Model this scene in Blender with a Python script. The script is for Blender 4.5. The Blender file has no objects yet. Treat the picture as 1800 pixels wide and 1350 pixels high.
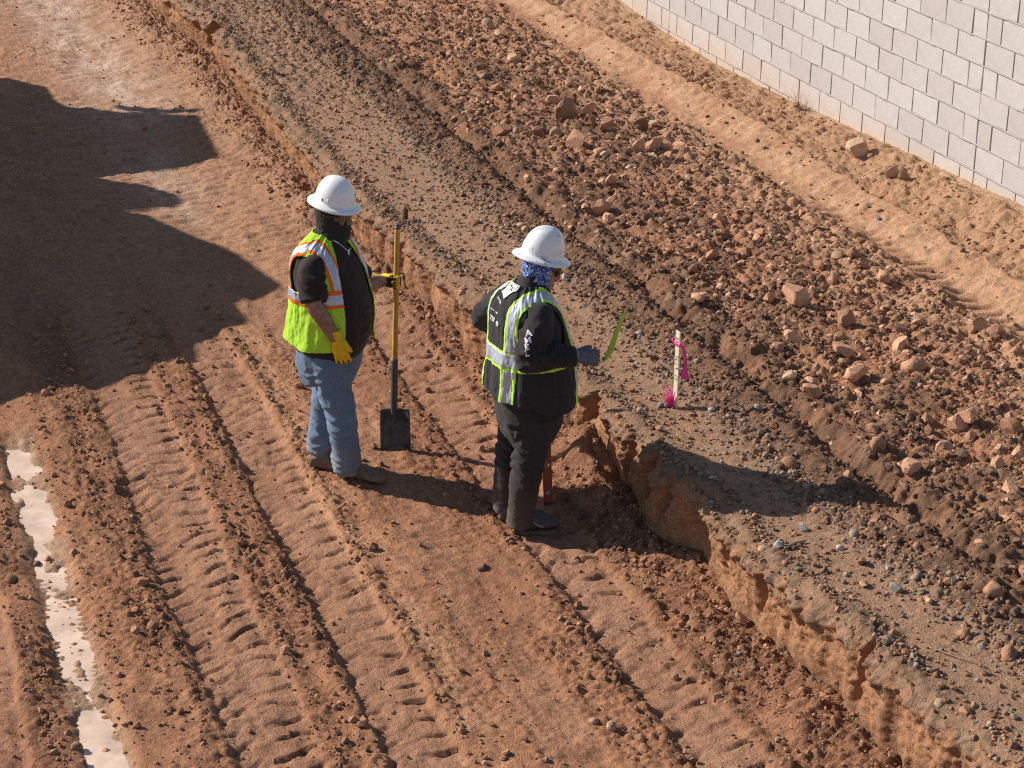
import bpy, bmesh, math, random
import numpy as np
from mathutils import Vector, Matrix

# ----------------------------------------------------------------- camera, sky, sun, exposure
SC = bpy.context.scene
COL = SC.collection
F_PX = 3650.0
CR = np.array([[0.31674, 0.94845, 0.01079], [0.35931, -0.10945, -0.92678], [-0.87782, 0.29742, -0.37546]])
CL = np.array([13.48118, -8.29455, 4.43673])
cam = bpy.data.cameras.new('camera')
cam.sensor_width = 36.0
cam.lens = F_PX / 1800 * 36.0
cam.clip_start = 0.1
cam.clip_end = 900
camo = bpy.data.objects.new('camera', cam)
COL.objects.link(camo)
camo.matrix_world = Matrix(((CR[0][0], -CR[1][0], -CR[2][0], CL[0]), (CR[0][1], -CR[1][1], -CR[2][1], CL[1]),
                            (CR[0][2], -CR[1][2], -CR[2][2], CL[2]), (0, 0, 0, 1)))
SC.camera = camo
SUN_AZ, SUN_EL = math.radians(51), math.radians(32)      # direction the light travels in plan, height
w = bpy.data.worlds.new('World')
SC.world = w
w.use_nodes = True
sky = w.node_tree.nodes.new('ShaderNodeTexSky')
sky.sky_type = 'NISHITA'
sky.sun_disc = False
sky.sun_elevation = SUN_EL
sky.sun_rotation = math.radians(219)
sky.dust_density = 0.5
bgn = w.node_tree.nodes['Background']
bgn.inputs['Strength'].default_value = 0.085
w.node_tree.links.new(sky.outputs[0], bgn.inputs['Color'])
sl = bpy.data.lights.new('sun', 'SUN')
sl.energy = 5.0
sl.angle = math.radians(0.5)
sl.color = (1.0, 0.94, 0.86)
so = bpy.data.objects.new('sun', sl)
COL.objects.link(so)
sd = Vector((math.cos(SUN_AZ) * math.cos(SUN_EL), math.sin(SUN_AZ) * math.cos(SUN_EL), -math.sin(SUN_EL)))
so.rotation_euler = sd.to_track_quat('-Z', 'Y').to_euler()
so.location = (0, -14, 10)
SC.view_settings.view_transform = 'Standard'
SC.view_settings.look = 'None'
SC.view_settings.gamma = 1.0
SC.view_settings.use_curve_mapping = False
SC.view_settings.exposure = 0.42
SC.cycles.use_denoising = False
SC.cycles.filter_width = 1.15

# ----------------------------------------------------------------- helpers
RNG = np.random.default_rng(7)

def ray(px, py):
    return CR.T @ np.array([(px - 900) / F_PX, (py - 675) / F_PX, 1.0])

def on_z(px, py, z):
    d = ray(px, py)
    return CL + (z - CL[2]) / d[2] * d

def tag(o, label=None, cat=None, group=None, kind=None):
    if label: o['label'] = label
    if cat: o['category'] = cat
    if group: o['group'] = group
    if kind: o['kind'] = kind
    return o

def link(o, parent=None):
    COL.objects.link(o)
    if parent is not None:
        o.parent = parent
    return o

def empty(name, loc=(0, 0, 0)):
    o = bpy.data.objects.new(name, None)
    o.empty_display_size = 0.1
    o.location = loc
    return link(o)

def mesh_np(name, V, Fq, mat=None, smooth=True):
    """V (n,3) array, Fq (m,3|4) int array -> mesh"""
    me = bpy.data.meshes.new(name)
    V = np.asarray(V, np.float32); Fq = np.asarray(Fq, np.int32)
    m, k = Fq.shape
    me.vertices.add(len(V)); me.vertices.foreach_set('co', V.ravel())
    me.loops.add(m * k); me.loops.foreach_set('vertex_index', Fq.ravel())
    me.polygons.add(m)
    me.polygons.foreach_set('loop_start', np.arange(0, m * k, k, dtype=np.int32))
    me.polygons.foreach_set('loop_total', np.full(m, k, np.int32))
    me.polygons.foreach_set('use_smooth', np.full(m, smooth, bool))
    me.update(calc_edges=True)
    if mat: me.materials.append(mat)
    return me

def set_col(me, C):
    a = me.color_attributes.new('col', 'FLOAT_COLOR', 'POINT')
    D = np.ones((len(C), 4), np.float32); D[:, :3] = C
    a.data.foreach_set('color', D.ravel())

def obj(name, me, parent=None):
    return link(bpy.data.objects.new(name, me), parent)

_perm = {}
def _tab(seed):
    if seed not in _perm:
        r = np.random.default_rng(seed + 1000)
        _perm[seed] = (r.permutation(512).astype(np.int32), r.random(512).astype(np.float32) * 2 * np.pi, r.random((512, 3)).astype(np.float32))
    return _perm[seed]

def _h(ix, iy, p):
    return p[(ix + p[iy & 511]) & 511]

def perlin(x, y, seed=0):
    p, ang, _ = _tab(seed)
    x = np.asarray(x, np.float32); y = np.asarray(y, np.float32)
    ix = np.floor(x).astype(np.int32); iy = np.floor(y).astype(np.int32)
    fx = x - ix; fy = y - iy
    ux = fx * fx * fx * (fx * (fx * 6 - 15) + 10); uy = fy * fy * fy * (fy * (fy * 6 - 15) + 10)
    ca, sa = np.cos(ang), np.sin(ang)
    def g(dx, dy):
        i = _h(ix + dx, iy + dy, p)
        return ca[i] * (fx - dx) + sa[i] * (fy - dy)
    a, b, c, d = g(0, 0), g(1, 0), g(0, 1), g(1, 1)
    return ((a * (1 - ux) + b * ux) * (1 - uy) + (c * (1 - ux) + d * ux) * uy) * 1.5

def fbm(x, y, seed=0, octs=4, gain=0.5, lac=2.03):
    s = 0; a = 1.0
    for i in range(octs):
        s = s + a * perlin(x, y, seed + i); x = x * lac + 3.7; y = y * lac + 1.3; a *= gain
    return s

def domes(x, y, seed=0, fill=0.7, rmin=0.25, rmax=0.62):
    """clods: a bump per lattice cell, random radius and height; returns height 0..~1"""
    p, _, rr = _tab(seed)
    x = np.asarray(x, np.float32); y = np.asarray(y, np.float32)
    ix = np.floor(x).astype(np.int32); iy = np.floor(y).astype(np.int32)
    out = np.zeros(x.shape, np.float32)
    for dx in (-1, 0, 1):
        for dy in (-1, 0, 1):
            i = _h(ix + dx, iy + dy, p)
            r = rr[i]
            cx = ix + dx + 0.15 + 0.7 * r[..., 0]; cy = iy + dy + 0.15 + 0.7 * r[..., 1]
            k = r[..., 2]
            rad = rmin + (rmax - rmin) * k
            d2 = ((x - cx) ** 2 + (y - cy) ** 2) / (rad * rad)
            hgt = np.where(k < fill, rad * np.sqrt(np.clip(1 - d2, 0, 1)), 0)
            out = np.maximum(out, hgt)
    return out

def sstep(a, b, x):
    t = np.clip((x - a) / (b - a), 0, 1)
    return t * t * (3 - 2 * t)

def band(x, a, b, s):
    return sstep(a - s, a + s, x) * (1 - sstep(b - s, b + s, x))

# ----------------------------------------------------------------- node materials
def new_mat(name):
    m = bpy.data.materials.new(name); m.use_nodes = True
    nt = m.node_tree
    return m, nt, nt.nodes['Principled BSDF']

def N(nt, t, **kw):
    n = nt.nodes.new(t)
    for k, v in kw.items():
        if hasattr(n, k): setattr(n, k, v)
        else: n.inputs[k.replace('_', ' ')].default_value = v
    return n

def bumps(nt, bsdf, specs, coord='Object'):
    """specs: (scale, strength, distance) noise bumps chained"""
    tc = nt.nodes.new('ShaderNodeTexCoord')
    prev = None
    for sc_, st, di in specs:
        nz = N(nt, 'ShaderNodeTexNoise', Scale=sc_, Detail=4.0, Roughness=0.6)
        nt.links.new(tc.outputs[coord], nz.inputs['Vector'])
        b = N(nt, 'ShaderNodeBump', Strength=st, Distance=di)
        nt.links.new(nz.outputs[0], b.inputs['Height'])
        if prev: nt.links.new(prev.outputs[0], b.inputs['Normal'])
        prev = b
    nt.links.new(prev.outputs[0], bsdf.inputs['Normal'])
    return tc

def vary(nt, bsdf, col_socket, scale, lo, hi, coord='Object', detail=5.0):
    """multiply the colour by a noise between lo and hi"""
    tc = nt.nodes.new('ShaderNodeTexCoord')
    nz = N(nt, 'ShaderNodeTexNoise', Scale=scale, Detail=detail, Roughness=0.65)
    nt.links.new(tc.outputs[coord], nz.inputs['Vector'])
    mr = N(nt, 'ShaderNodeMapRange')
    mr.inputs[1].default_value = 0.3; mr.inputs[2].default_value = 0.7
    mr.inputs[3].default_value = lo; mr.inputs[4].default_value = hi
    nt.links.new(nz.outputs[0], mr.inputs[0])
    mx = nt.nodes.new('ShaderNodeMix'); mx.data_type = 'RGBA'; mx.blend_type = 'MULTIPLY'
    mx.inputs[0].default_value = 1.0
    nt.links.new(col_socket, mx.inputs[6]); nt.links.new(mr.outputs[0], mx.inputs[7])
    nt.links.new(mx.outputs[2], bsdf.inputs['Base Color'])
    return mx.outputs[2]

def rgb(nt, c):
    n = nt.nodes.new('ShaderNodeRGB'); n.outputs[0].default_value = (*c, 1); return n.outputs[0]

def soil_mat(name, bs=1.0, rough=0.95, gain=1.0):
    m, nt, b = new_mat(name)
    at = nt.nodes.new('ShaderNodeAttribute'); at.attribute_name = 'col'
    c = vary(nt, b, at.outputs['Color'], 22.0, 0.76 * gain, 1.12 * gain)
    vary(nt, b, c, 150.0, 0.66, 1.26)
    b.inputs['Roughness'].default_value = rough
    b.inputs['Specular IOR Level'].default_value = 0.15
    bumps(nt, b, [(48.0, 0.8 * bs, 0.016), (120.0, 0.85 * bs, 0.009), (260.0, 0.6 * bs, 0.004)])
    return m

def plain_mat(name, c, rough=0.8, spec=0.3, v=None, bump=None, metal=0.0):
    m, nt, b = new_mat(name)
    b.inputs['Base Color'].default_value = (*c, 1)
    b.inputs['Roughness'].default_value = rough
    b.inputs['Specular IOR Level'].default_value = spec
    b.inputs['Metallic'].default_value = metal
    if v: vary(nt, b, rgb(nt, c), *v)
    if bump: bumps(nt, b, bump)
    return m

M_SOIL = soil_mat('soil')
M_ROCK = soil_mat('rock', 0.6, 0.88)

# ----------------------------------------------------------------- the ground
EX = np.array([-16, -11, -9.5, -8.6, -7.8, -6.6, -5.4, -4, -3, -1.4, -.4, .9, 2.5, 3.3, 3.9, 4.3, 4.8, 5.6, 6.3, 7.0, 9.0])
EY = np.array([-4.62, -4.62, -4.56, -4.46, -4.38, -4.42, -4.47, -4.49, -4.49, -4.46, -4.38, -4.30, -4.16, -4.08, -4.13, -4.02, -4.10, -4.01, -3.98, -3.93, -3.9])
def edge_y(x):
    return np.interp(x, EX, EY) + 0.035 * fbm(x * 2.1, x * 0 + 5.5, 31, 3) + 0.022 * perlin(x * 9, x * 0 + 2.5, 37)

def floor_level(x, y):
    near = -0.75 - 0.02 * sstep(-5.0, -7.0, y)
    return near + 0.10 * sstep(2.0, -2.5, x) * sstep(-5.6, -4.6, y) - 0.03 * sstep(-6, -9, x)

def lug_track(x, y, yc, wd, pitch, seed, depth, lug, side=1, wob=0.03):
    """tyre print: pressed strip with chevron lug dents; returns height, mask, lug mask"""
    yy = y - yc - wob * perlin(x * 0.45, x * 0 + seed, seed) 
    a = np.abs(yy)
    ph = (x + side * 0.50 * yy - .55 * a * a / wd + 0.045 * perlin(x * 3, y * 5, seed + 3) + 0.02 * perlin(x * 11, y * 11, seed + 8) + np.where(yy * side > 0, 0, pitch * 0.5)) / pitch
    pf = ph % 1
    hw_ = wd * .47 + .016 * (pf - .5) * np.where(yy * side > 0, 1.0, .6) + .020 * perlin(x * 5, y * 5, seed + 11)
    m = 1 - sstep(hw_ - .016, hw_ + .016, a)
    l = sstep(0.60, 0.635, pf) * (1 - sstep(0.80, .85, pf))
    l = l * np.where(yy * side > 0, 1.0, 0.50) * (.25 + .75 * sstep(0.05, 0.30, a / wd + 0.10 * perlin(x * 4, y * 6, seed + 5)))
    wear = np.clip(0.80 + 0.8 * fbm(x * 1.6, y * 3.2, seed + 6, 3), 0.35, 1.4)
    ridge = np.exp(-((a - wd * 0.62) / (wd * 0.13)) ** 2)
    return -depth * m - lug * m * l * wear, m, l * m, ridge

def floor_h(x, y, ye):
    """height and colour of the graded dirt floor"""
    z = floor_level(x, y)
    far = sstep(0.8, -2.8, x)
    nearf = 1 - far
    C = np.empty(x.shape + (3,), np.float32)
    base = np.array([.330, .149, .079], np.float32); dry = np.array([.50, .335, .235], np.float32)
    dark = np.array([.215, .105, .060], np.float32); orange = np.array([.435, .205, .108], np.float32)
    n1 = fbm(x * 0.8, y * 1.5, 1, 4); n2 = fbm(x * 3.1, y * 4.5, 5, 4); n3 = fbm(x * 14, y * 14, 9, 3)
    z = z + 0.018 * n1 + 0.012 * n2 * (0.6 + 0.5 * nearf)
    rough = np.clip(0.5 + 0.8 * fbm(x * 1.2, y * 2.0, 14, 3), 0.15, 1.2)
    z = z + 0.0085 * n3 * rough
    # tracks
    tr = [(-6.66, .44, .150, 41, .014, .030, 1, nearf), (-6.00, .36, .165, 47, .026, .022, 1, nearf * .95), (-4.70, .36, .20, 53, .018, .028, 1, sstep(-2.0, -.8, x)),
          (-7.95, .46, .19, 59, .028, .026, -1, nearf), (-5.36, .30, .15, 63, .008, .004, 1, nearf * .5)]
    M = np.zeros_like(x); L = np.zeros_like(x); RG = np.zeros_like(x)
    for yc, wd, pi_, sd_, dp, lg, s, fade in tr:
        h, m, l, rg = lug_track(x, y, yc, wd, pi_, sd_, dp, lg, s)
        z = z + h * fade
        M = np.maximum(M, m * fade); L = np.maximum(L, l * fade); RG = np.maximum(RG, rg * fade * (0.45 if yc == -5.36 else 1))
    # crumb ridges between the prints
    RG = np.maximum(RG, np.exp(-((y + 7.06) / .09) ** 2) * nearf * .8)
    RG = np.maximum(RG, np.exp(-((y + 7.62) / .07) ** 2) * nearf * 1.0)
    RG = RG * np.clip(0.75 + 0.8 * fbm(x * 1.3, y * 3, 71, 3), 0.15, 1.35)
    d1 = domes(x * 11, y * 11, 72, .75); d2 = domes(x * 24, y * 24, 73, .8); d3 = domes(x * 46, y * 46, 74, .8)
    crumb = (d1 / 11 * 0.95 + d2 / 24 * 0.9)
    z = z + RG * (0.004 + crumb * .40 + d3 / 46 * .9)
    # general grain, less on the pressed prints
    ug = np.clip(0.45 + 0.9 * fbm(x * 0.7, y * 1.1, 77, 3), 0.1, 1.1) * (1 - 0.85 * M) * (0.55 + 0.45 * nearf)
    z = z + ug * (d2 / 24 * 0.75 + d3 / 46 * 0.9)
    sparse = domes(x * 6.5, y * 6.5, 79, .12, .05, .9)
    z = z + sparse / 6.5 * 0.6 * (1 - M) * nearf
    # wheel-rippled far part: small cross ripples and dry pale stripes
    rip = fbm(x * 16, y * 3.2, 83, 3)
    z = z + far * (0.013 * rip + .010 * fbm(x * 9, y * 5, 84, 3) + .35 * domes(x * 9, y * 9, 85, .10, .05, .8) / 9)
    # crumb bank at the foot of the cut
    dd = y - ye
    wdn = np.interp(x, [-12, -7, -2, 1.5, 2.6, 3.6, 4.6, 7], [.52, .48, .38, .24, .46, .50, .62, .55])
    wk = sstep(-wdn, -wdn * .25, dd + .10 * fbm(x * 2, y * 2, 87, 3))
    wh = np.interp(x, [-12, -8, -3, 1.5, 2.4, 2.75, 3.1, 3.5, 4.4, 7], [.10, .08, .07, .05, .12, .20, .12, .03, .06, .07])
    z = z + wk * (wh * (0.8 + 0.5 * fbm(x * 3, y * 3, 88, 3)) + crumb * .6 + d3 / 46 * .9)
    # wet wheel rut on the left with pale silt
    pm = np.exp(-((y + 7.415 + .03 * perlin(x * .9, x * 0, 90)) / .112) ** 4) * sstep(.9, 1.5, x)
    z = z - 0.045 * pm * (1 - 0.62 * sstep(.0, .45, fbm(x * 1.9, y * 4, 91, 3)))
    # colour
    t = np.clip(0.5 + 0.55 * n1 + 0.3 * n2, 0, 1)[..., None]
    C[:] = base * (1 - t) + orange * t
    sp_ = (sstep(.15, .75, fbm(x * 7, y * 9, 98, 4)) * (1 - M))[..., None] * .5
    C[:] = C * (1 - sp_) + dark * 1.2 * sp_
    Mm = (M * (0.5 + 0.5 * np.clip(n1 + .5, 0, 1)))[..., None]
    C[:] = C * (1 - .45 * Mm) + np.array([.40, .238, .155]) * .45 * Mm
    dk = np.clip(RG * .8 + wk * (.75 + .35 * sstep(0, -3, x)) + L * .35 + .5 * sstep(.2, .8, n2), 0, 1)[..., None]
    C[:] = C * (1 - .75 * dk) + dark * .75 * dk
    or_ = (np.exp(-((y + 5.72 + .05 * n1) / .12) ** 2) * nearf * np.clip(.6 + n2, 0, 1))[..., None]
    C[:] = C * (1 - .55 * or_) + np.array([.55, .30, .165]) * .55 * or_
    C[:] = C * (1 - .5 * far[..., None]) + np.array([.45, .262, .158]) * .5 * far[..., None]
    pale = far * np.maximum(np.exp(-((y + 5.55 - .03 * (x + 9)) / .42) ** 2) * sstep(-4.6, -7.2, x), 0.6 * np.exp(-((y + 5.6) / .3) ** 2) * sstep(-2.0, -3.6, x) * sstep(-6, -4.5, x))
    pale = np.maximum(pale, far * .6 * np.exp(-((y + 6.9) / .25) ** 2) * sstep(-7, -9, x))
    pale = np.clip(pale * (0.62 + 0.6 * fbm(x * 1.8, y * 5, 95, 4) + .25 * rip), 0, 1)[..., None]
    C[:] = C * (1 - pale) + np.array([.60, .42, .31]) * pale
    pmc = (pm * sstep(-.35, .15, fbm(x * 2.6, y * 5, 97, 4) + .25))[..., None]
    C[:] = C * (1 - pmc) + np.array([.43, .27, .17]) * pmc
    return z, C

def upper_h(x, y, ye):
    """ground above the cut: gravel bench, tilled stones, compacted slope, soil along the wall"""
    z0 = -0.285 + 0.02 * fbm(x * .5, y * .7, 101, 3)
    d1 = domes(x * 10, y * 10, 103, .8); d2 = domes(x * 22, y * 22, 104, .8); d3 = domes(x * 45, y * 45, 105, .8); d0 = domes(x * 5.2, y * 5.2, 106, .6)
    n2 = fbm(x * 3, y * 3, 107, 4); n1 = fbm(x * .9, y * 1.2, 108, 4); n3 = fbm(x * 13, y * 13, 109, 3)
    yb = y + .05 * n1
    bench_r = np.interp(x, [-12, -6, -2.6, -.5, 1.8, 4.2, 6.3], [-3.55, -3.62, -3.60, -3.62, -3.55, -3.55, -3.40])
    farb = sstep(-3.2, -5.5, x)
    rim = np.exp(-((y - ye - .06) / .10) ** 2) * np.clip(.7 + 1.0 * fbm(x * 1.4, y * 0, 111, 3), 0, 1.4)
    bench = 1 - sstep(bench_r - .06, bench_r + .10, yb)
    bench = bench * (1 - .8 * farb)
    edge = np.exp(-((yb - bench_r - .02) / .12) ** 2)
    moist = band(yb, bench_r + .03, bench_r + .62, .12)
    furrow = np.exp(-((yb - bench_r - .40 + .05 * n2) / .085) ** 2)
    till = band(yb, bench_r + .15, -1.20, .14)
    slope = band(y + .10 * n2 + .06 * n1, -1.12, -.79, .07)
    wallside = sstep(-.80, -.68, y + .02 * n2)
    z = z0 + bench * (.004 * n3 + .006 * n2 + d3 / 45 * .25)
    z = z + rim * (.018 + d2 / 22 * .9 + d3 / 45 * .6) - .022 * np.exp(-np.maximum(y - ye, 0) / .02) + .016 * fbm(x * 5, y * 5, 112, 3) * np.exp(-((y - ye) / .10) ** 2)
    z = z + edge * (.012 + d1 / 10 * .3 + d2 / 22 * .8 + d3 / 45 * .6)
    z = z + till * (.045 + .035 * n2 + .03 * n1 + d0 / 5.2 * .22 + d1 / 10 * .42 + d2 / 22 * .9 + d3 / 45 * .8)
    z = z - furrow * .085 + moist * .02
    z = z + farb * band(y, -4.5, -3.4, .2) * (d1 / 10 * .6 + d2 / 22 * .7)
    # smooth packed slope rising to a crest at y = -0.78, wheel prints behind it
    s = np.clip((y + 1.26) / .48, 0, 1)
    prof = .165 * s ** 1.1
    drop = sstep(-.80, -.72, y + .016 * n3 + .035 * n2)
    cr_l = np.exp(-((y + .90 + .04 * n2) / .11) ** 2)
    lip = .02 * perlin(x * 5, y * 2, 115) + .012 * perlin(x * 13, y * 3, 116)
    z = z + np.where(y > -1.30, prof, 0) * (1 - .85 * drop) + slope * (lip * s + .009 * n3 + .008 * rip_(x, y) + .012 * n2 + ug2(x, y) + cr_l * (domes(x * 6, y * 6, 126, .7) / 6 * .26 + d2 / 22 * .5) + d3 / 45 * .4)
    # lug bites in the lower edge of the slope
    ph = (x - .5 * y) / .15
    fr = np.abs((ph % 1) - .5) * 2
    l1 = np.clip(.85 + .9 * fbm(x * 1.9, y * 3, 129, 3), 0, 1.3) * band(y + .05 * perlin(x * 2, y, 119), -1.25, -1.08, .04) * sstep(.45, .9, fr) * sstep(-1.6, -.4, x) 
    z = z - .055 * l1
    ph2 = (x + .9 * y) / .17 + .3 * perlin(x * 1.5, y, 118)
    fr2 = np.abs((ph2 % 1) - .5) * 2
    l2 = band(y, -.64, -.34, .06) * sstep(.4, .9, fr2) * sstep(-1.6, -2.6, x)
    l2 = l2 * np.clip(.5 + 1.1 * fbm(x * 1.7, y * 3, 128, 3), 0, 1.2)
    z = z - .040 * l2
    g0 = np.interp(x, [-12, -7.5, -6.5, -5, -4, -2.8, -1.3, 0, 1, 3], [-.18, -.165, -.23, -.275, -.255, -.215, -.14, -.10, -.05, 0])
    tw = sstep(-.62, -.06, y)
    z = z * (1 - tw) + (g0 + .01 * n2) * tw
    hum = wallside * (1 - sstep(-.10, -.02, y))
    z = z + hum * (.03 * n2 + .03 * n1 + d1 / 10 * .35 + d2 / 22 * .8 + d3 / 45 * .8) * (1 - .6 * l2) + wallside * .008 * n3
    # colour
    C = np.empty(x.shape + (3,), np.float32)
    grav = np.array([.37, .214, .127]); tan = np.array([.52, .312, .182]); red = np.array([.385, .184, .100]); wet = np.array([.155, .086, .053])
    t = np.clip(.5 + .6 * n1 + .3 * n2, 0, 1)[..., None]
    C[:] = red * (1 - t) + np.array([.445, .230, .130]) * t
    def mix(mask, col, k=1.0):
        mm = np.clip(mask, 0, 1)[..., None] * k
        C[:] = C * (1 - mm) + np.asarray(col) * mm
    mix(bench, grav * 1.0); mix(edge * .8, [.25, .165, .115]); mix(rim, [.22, .138, .088], .9); mix(np.exp(-np.maximum(y - ye, 0) / .03), [.27, .155, .09], .8)
    mix(farb * band(y, -4.6, -3.3, .15), [.315, .192, .118], .8)
    mix(moist * np.clip(.9 + .6 * n2, 0, 1), wet, .9)
    mix(band(y, -3.05, -1.8, .35) * np.clip(.42 + 1.1 * n1 + .7 * n2, 0, 1) * sstep(-8, -3, x), wet * 1.05, .85)
    mix(band(y, -1.8, -1.1, .2) * sstep(-9, -3, x), [.50, .29, .17], .5)
    mix(slope * np.clip(.72 + .7 * n2 + .3 * n3, 0, 1), tan, .9)
    mix(wallside, [.43, .255, .145], .75)
    mix(sstep(-.16, -.05, y), [.52, .33, .20], .7)
    mix((l1 + l2), red, .5)
    mix(sstep(.25, .9, n2) * till, [.50, .30, .18], .35)
    return z, C

def ug2(x, y):
    return domes(x * 14, y * 14, 125, .35, .1, .7) / 14 * .6

def rip_(x, y):
    return perlin(x * 20 - y * 14, y * 7, 121)

def axis(a, b, f):
    out = [a]
    while out[-1] < b:
        out.append(out[-1] + f(out[-1]))
    out[-1] = b
    return np.array(out, np.float32)

QUAL = 1.0
xs = axis(-15.0, 8.6, lambda x: max(.0105, .0142 * ((14.0 - x) / 12) ** 1.35) * QUAL)
nx = len(xs)
ye = edge_y(xs)
def grid_faces(nr, nc):
    i = np.arange((nr - 1) * nc).reshape(nr - 1, nc)[:, :-1]
    return np.stack([i, i + 1, i + 1 + nc, i + nc], -1).reshape(-1, 4)

# rows: floor (coarse to fine), face, upper
fl = np.concatenate([np.linspace(-11.5, -8.2, 60)[:-1], np.linspace(-8.2, -4.95, int(250 / QUAL))[:-1], ])
nfl2 = int(58 / QUAL)
rowsY = [np.repeat(fl[:, None], nx, 1), -4.95 + (ye[None] - .012 + 4.95) * np.linspace(0, 1, nfl2)[:, None]]
YF = np.concatenate(rowsY, 0).astype(np.float32)
XF = np.repeat(xs[None], len(YF), 0)
ZF, CF = floor_h(XF, YF, ye[None])
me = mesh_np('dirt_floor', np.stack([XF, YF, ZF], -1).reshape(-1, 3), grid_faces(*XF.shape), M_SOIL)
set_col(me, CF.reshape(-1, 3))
tag(obj('ground', me), 'graded red dirt floor with tyre prints', None, kind='structure')

nup1 = int(300 / QUAL)
t_up = np.linspace(0, 1, nup1)
nf = 54
tf = np.linspace(0, 1, nf)
zb = ZF[-1]
XB = np.repeat(xs[None], nf, 0).astype(np.float32); TB = np.repeat(tf[:, None], nx, 1).astype(np.float32)
ZB = zb[None] * (1 - TB) - .30 * TB
YB0 = (ye[None] - .012) * (1 - TB) + (ye[None] + .004) * TB
env = np.sin(np.pi * np.minimum(TB, .62) / 1.24) ** .7
nb = fbm(XB * 2.6, ZB * 2.4, 131, 4); nb2 = fbm(XB * 9, ZB * 6, 135, 4)
pit = domes(XB * 9 + .5 * ZB, ZB * 5, 137, .35, .1, .7)
yd = env * (-.02 - .035 * nb - .018 * nb2 + pit / 9 * .9 - domes(XB * 24, ZB * 24, 138, .5) / 24 * .6 - .010 * perlin(XB * 16, ZB * 3, 139) - .006 * fbm(XB * 30, ZB * 30, 140, 2))
top = sstep(.62, .95, TB)
yd = yd + env * top * (-.03 + .02 * fbm(XB * 6, ZB * 6, 141, 3) - domes(XB * 13, ZB * 13, 143, .7) / 13 * 1.0 - domes(XB * 27, ZB * 27, 144, .8) / 27 * 1.1) * (1 - .75 * sstep(.86, 1, TB))
for gx, gw, gd in ((3.30, .030, .07), (3.66, .065, .13), (3.92, .03, .07), (2.72, .06, .08), (5.98, .04, .10), (5.05, .03, .05), (-.55, .05, .07), (1.25, .04, .05), (-7.9, .12, .16)):
    yd = yd + env * gd * np.exp(-((XB - gx - .10 * (TB - .5) + .02 * nb2) / gw) ** 4) * sstep(.02, .40, TB) * (1 - .55 * sstep(.8, 1, TB))
YU = (ye[None] + .004) + (0.10 - ye[None]) * t_up[:, None]
YU = YU + yd[-1][None] * (1 - sstep(0, .035, t_up))[:, None]
XU = np.repeat(xs[None], nup1, 0)
ZU, CU = upper_h(XU, YU.astype(np.float32), ye[None])
# split into bench, tilled strip, berm by rows for separate names
rows_b = int(nup1 * .205); rows_t = int(nup1 * .68)
def sub(name, r0, r1, label):
    m_ = mesh_np(name, np.stack([XU[r0:r1], YU[r0:r1], ZU[r0:r1]], -1).reshape(-1, 3), grid_faces(r1 - r0, nx), M_SOIL)
    set_col(m_, CU[r0:r1].reshape(-1, 3))
    tag(obj(name, m_), label, kind='structure')
sub('gravel_path', 0, rows_b + 1, 'flat grey gravel strip along the top of the cut')
sub('terrain', rows_b, rows_t + 1, 'tilled strip of broken reddish soil')
sub('ground_berm', rows_t, nup1, 'packed tan soil ridge in front of the block wall')

# the cut bank face
zt = ZU[0]
ZB = zb[None] * (1 - TB) + zt[None] * TB
base_c = np.array([.40, .198, .102]) ; redb = np.array([.33, .168, .092])
tt = np.clip(.45 + .7 * nb + .4 * nb2, 0, 1)[..., None]
CB = (base_c * (1 - tt) + redb * tt).astype(np.float32)
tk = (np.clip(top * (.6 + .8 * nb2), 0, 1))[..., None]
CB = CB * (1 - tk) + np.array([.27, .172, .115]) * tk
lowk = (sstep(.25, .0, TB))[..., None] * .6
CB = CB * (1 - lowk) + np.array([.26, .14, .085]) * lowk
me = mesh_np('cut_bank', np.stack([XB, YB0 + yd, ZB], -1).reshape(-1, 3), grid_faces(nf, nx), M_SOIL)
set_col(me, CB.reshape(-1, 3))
tag(obj('terrain_bank', me), 'vertical cut face of tan soil between floor and gravel', kind='structure')

# far ground beyond the modelled strip
bm = bmesh.new()
def quad(bm, pts): bm.faces.new([bm.verts.new(p) for p in pts])
for (x0, x1, y0, y1) in ((-300, -15, -300, 300), (8.6, 300, -300, 300), (-15, 8.6, -300, -11.5), (-15, 8.6, .1, 300)):
    zq = -.78 if y1 < 0 else -.30
    if y0 == -300 and y1 == 300:
        quad(bm, [(x0, y0, -.78), (x1, y0, -.78), (x1, -4.4, -.78), (x0, -4.4, -.78)])
        quad(bm, [(x0, -4.1, -.30), (x1, -4.1, -.30), (x1, y1, -.30), (x0, y1, -.30)])
        quad(bm, [(x0, -4.4, -.78), (x1, -4.4, -.78), (x1, -4.1, -.30), (x0, -4.1, -.30)])
    else:
        quad(bm, [(x0, y0, zq), (x1, y0, zq), (x1, y1, zq), (x0, y1, zq)])
me = bpy.data.meshes.new('outer_ground'); bm.to_mesh(me); bm.free()
set_col(me, np.tile(np.array([[.38, .21, .125]]), (len(me.vertices), 1))); me.materials.append(M_SOIL)
tag(obj('ground_plain', me), kind='structure')
print('grid', nx, XF.shape, XU.shape)

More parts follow.
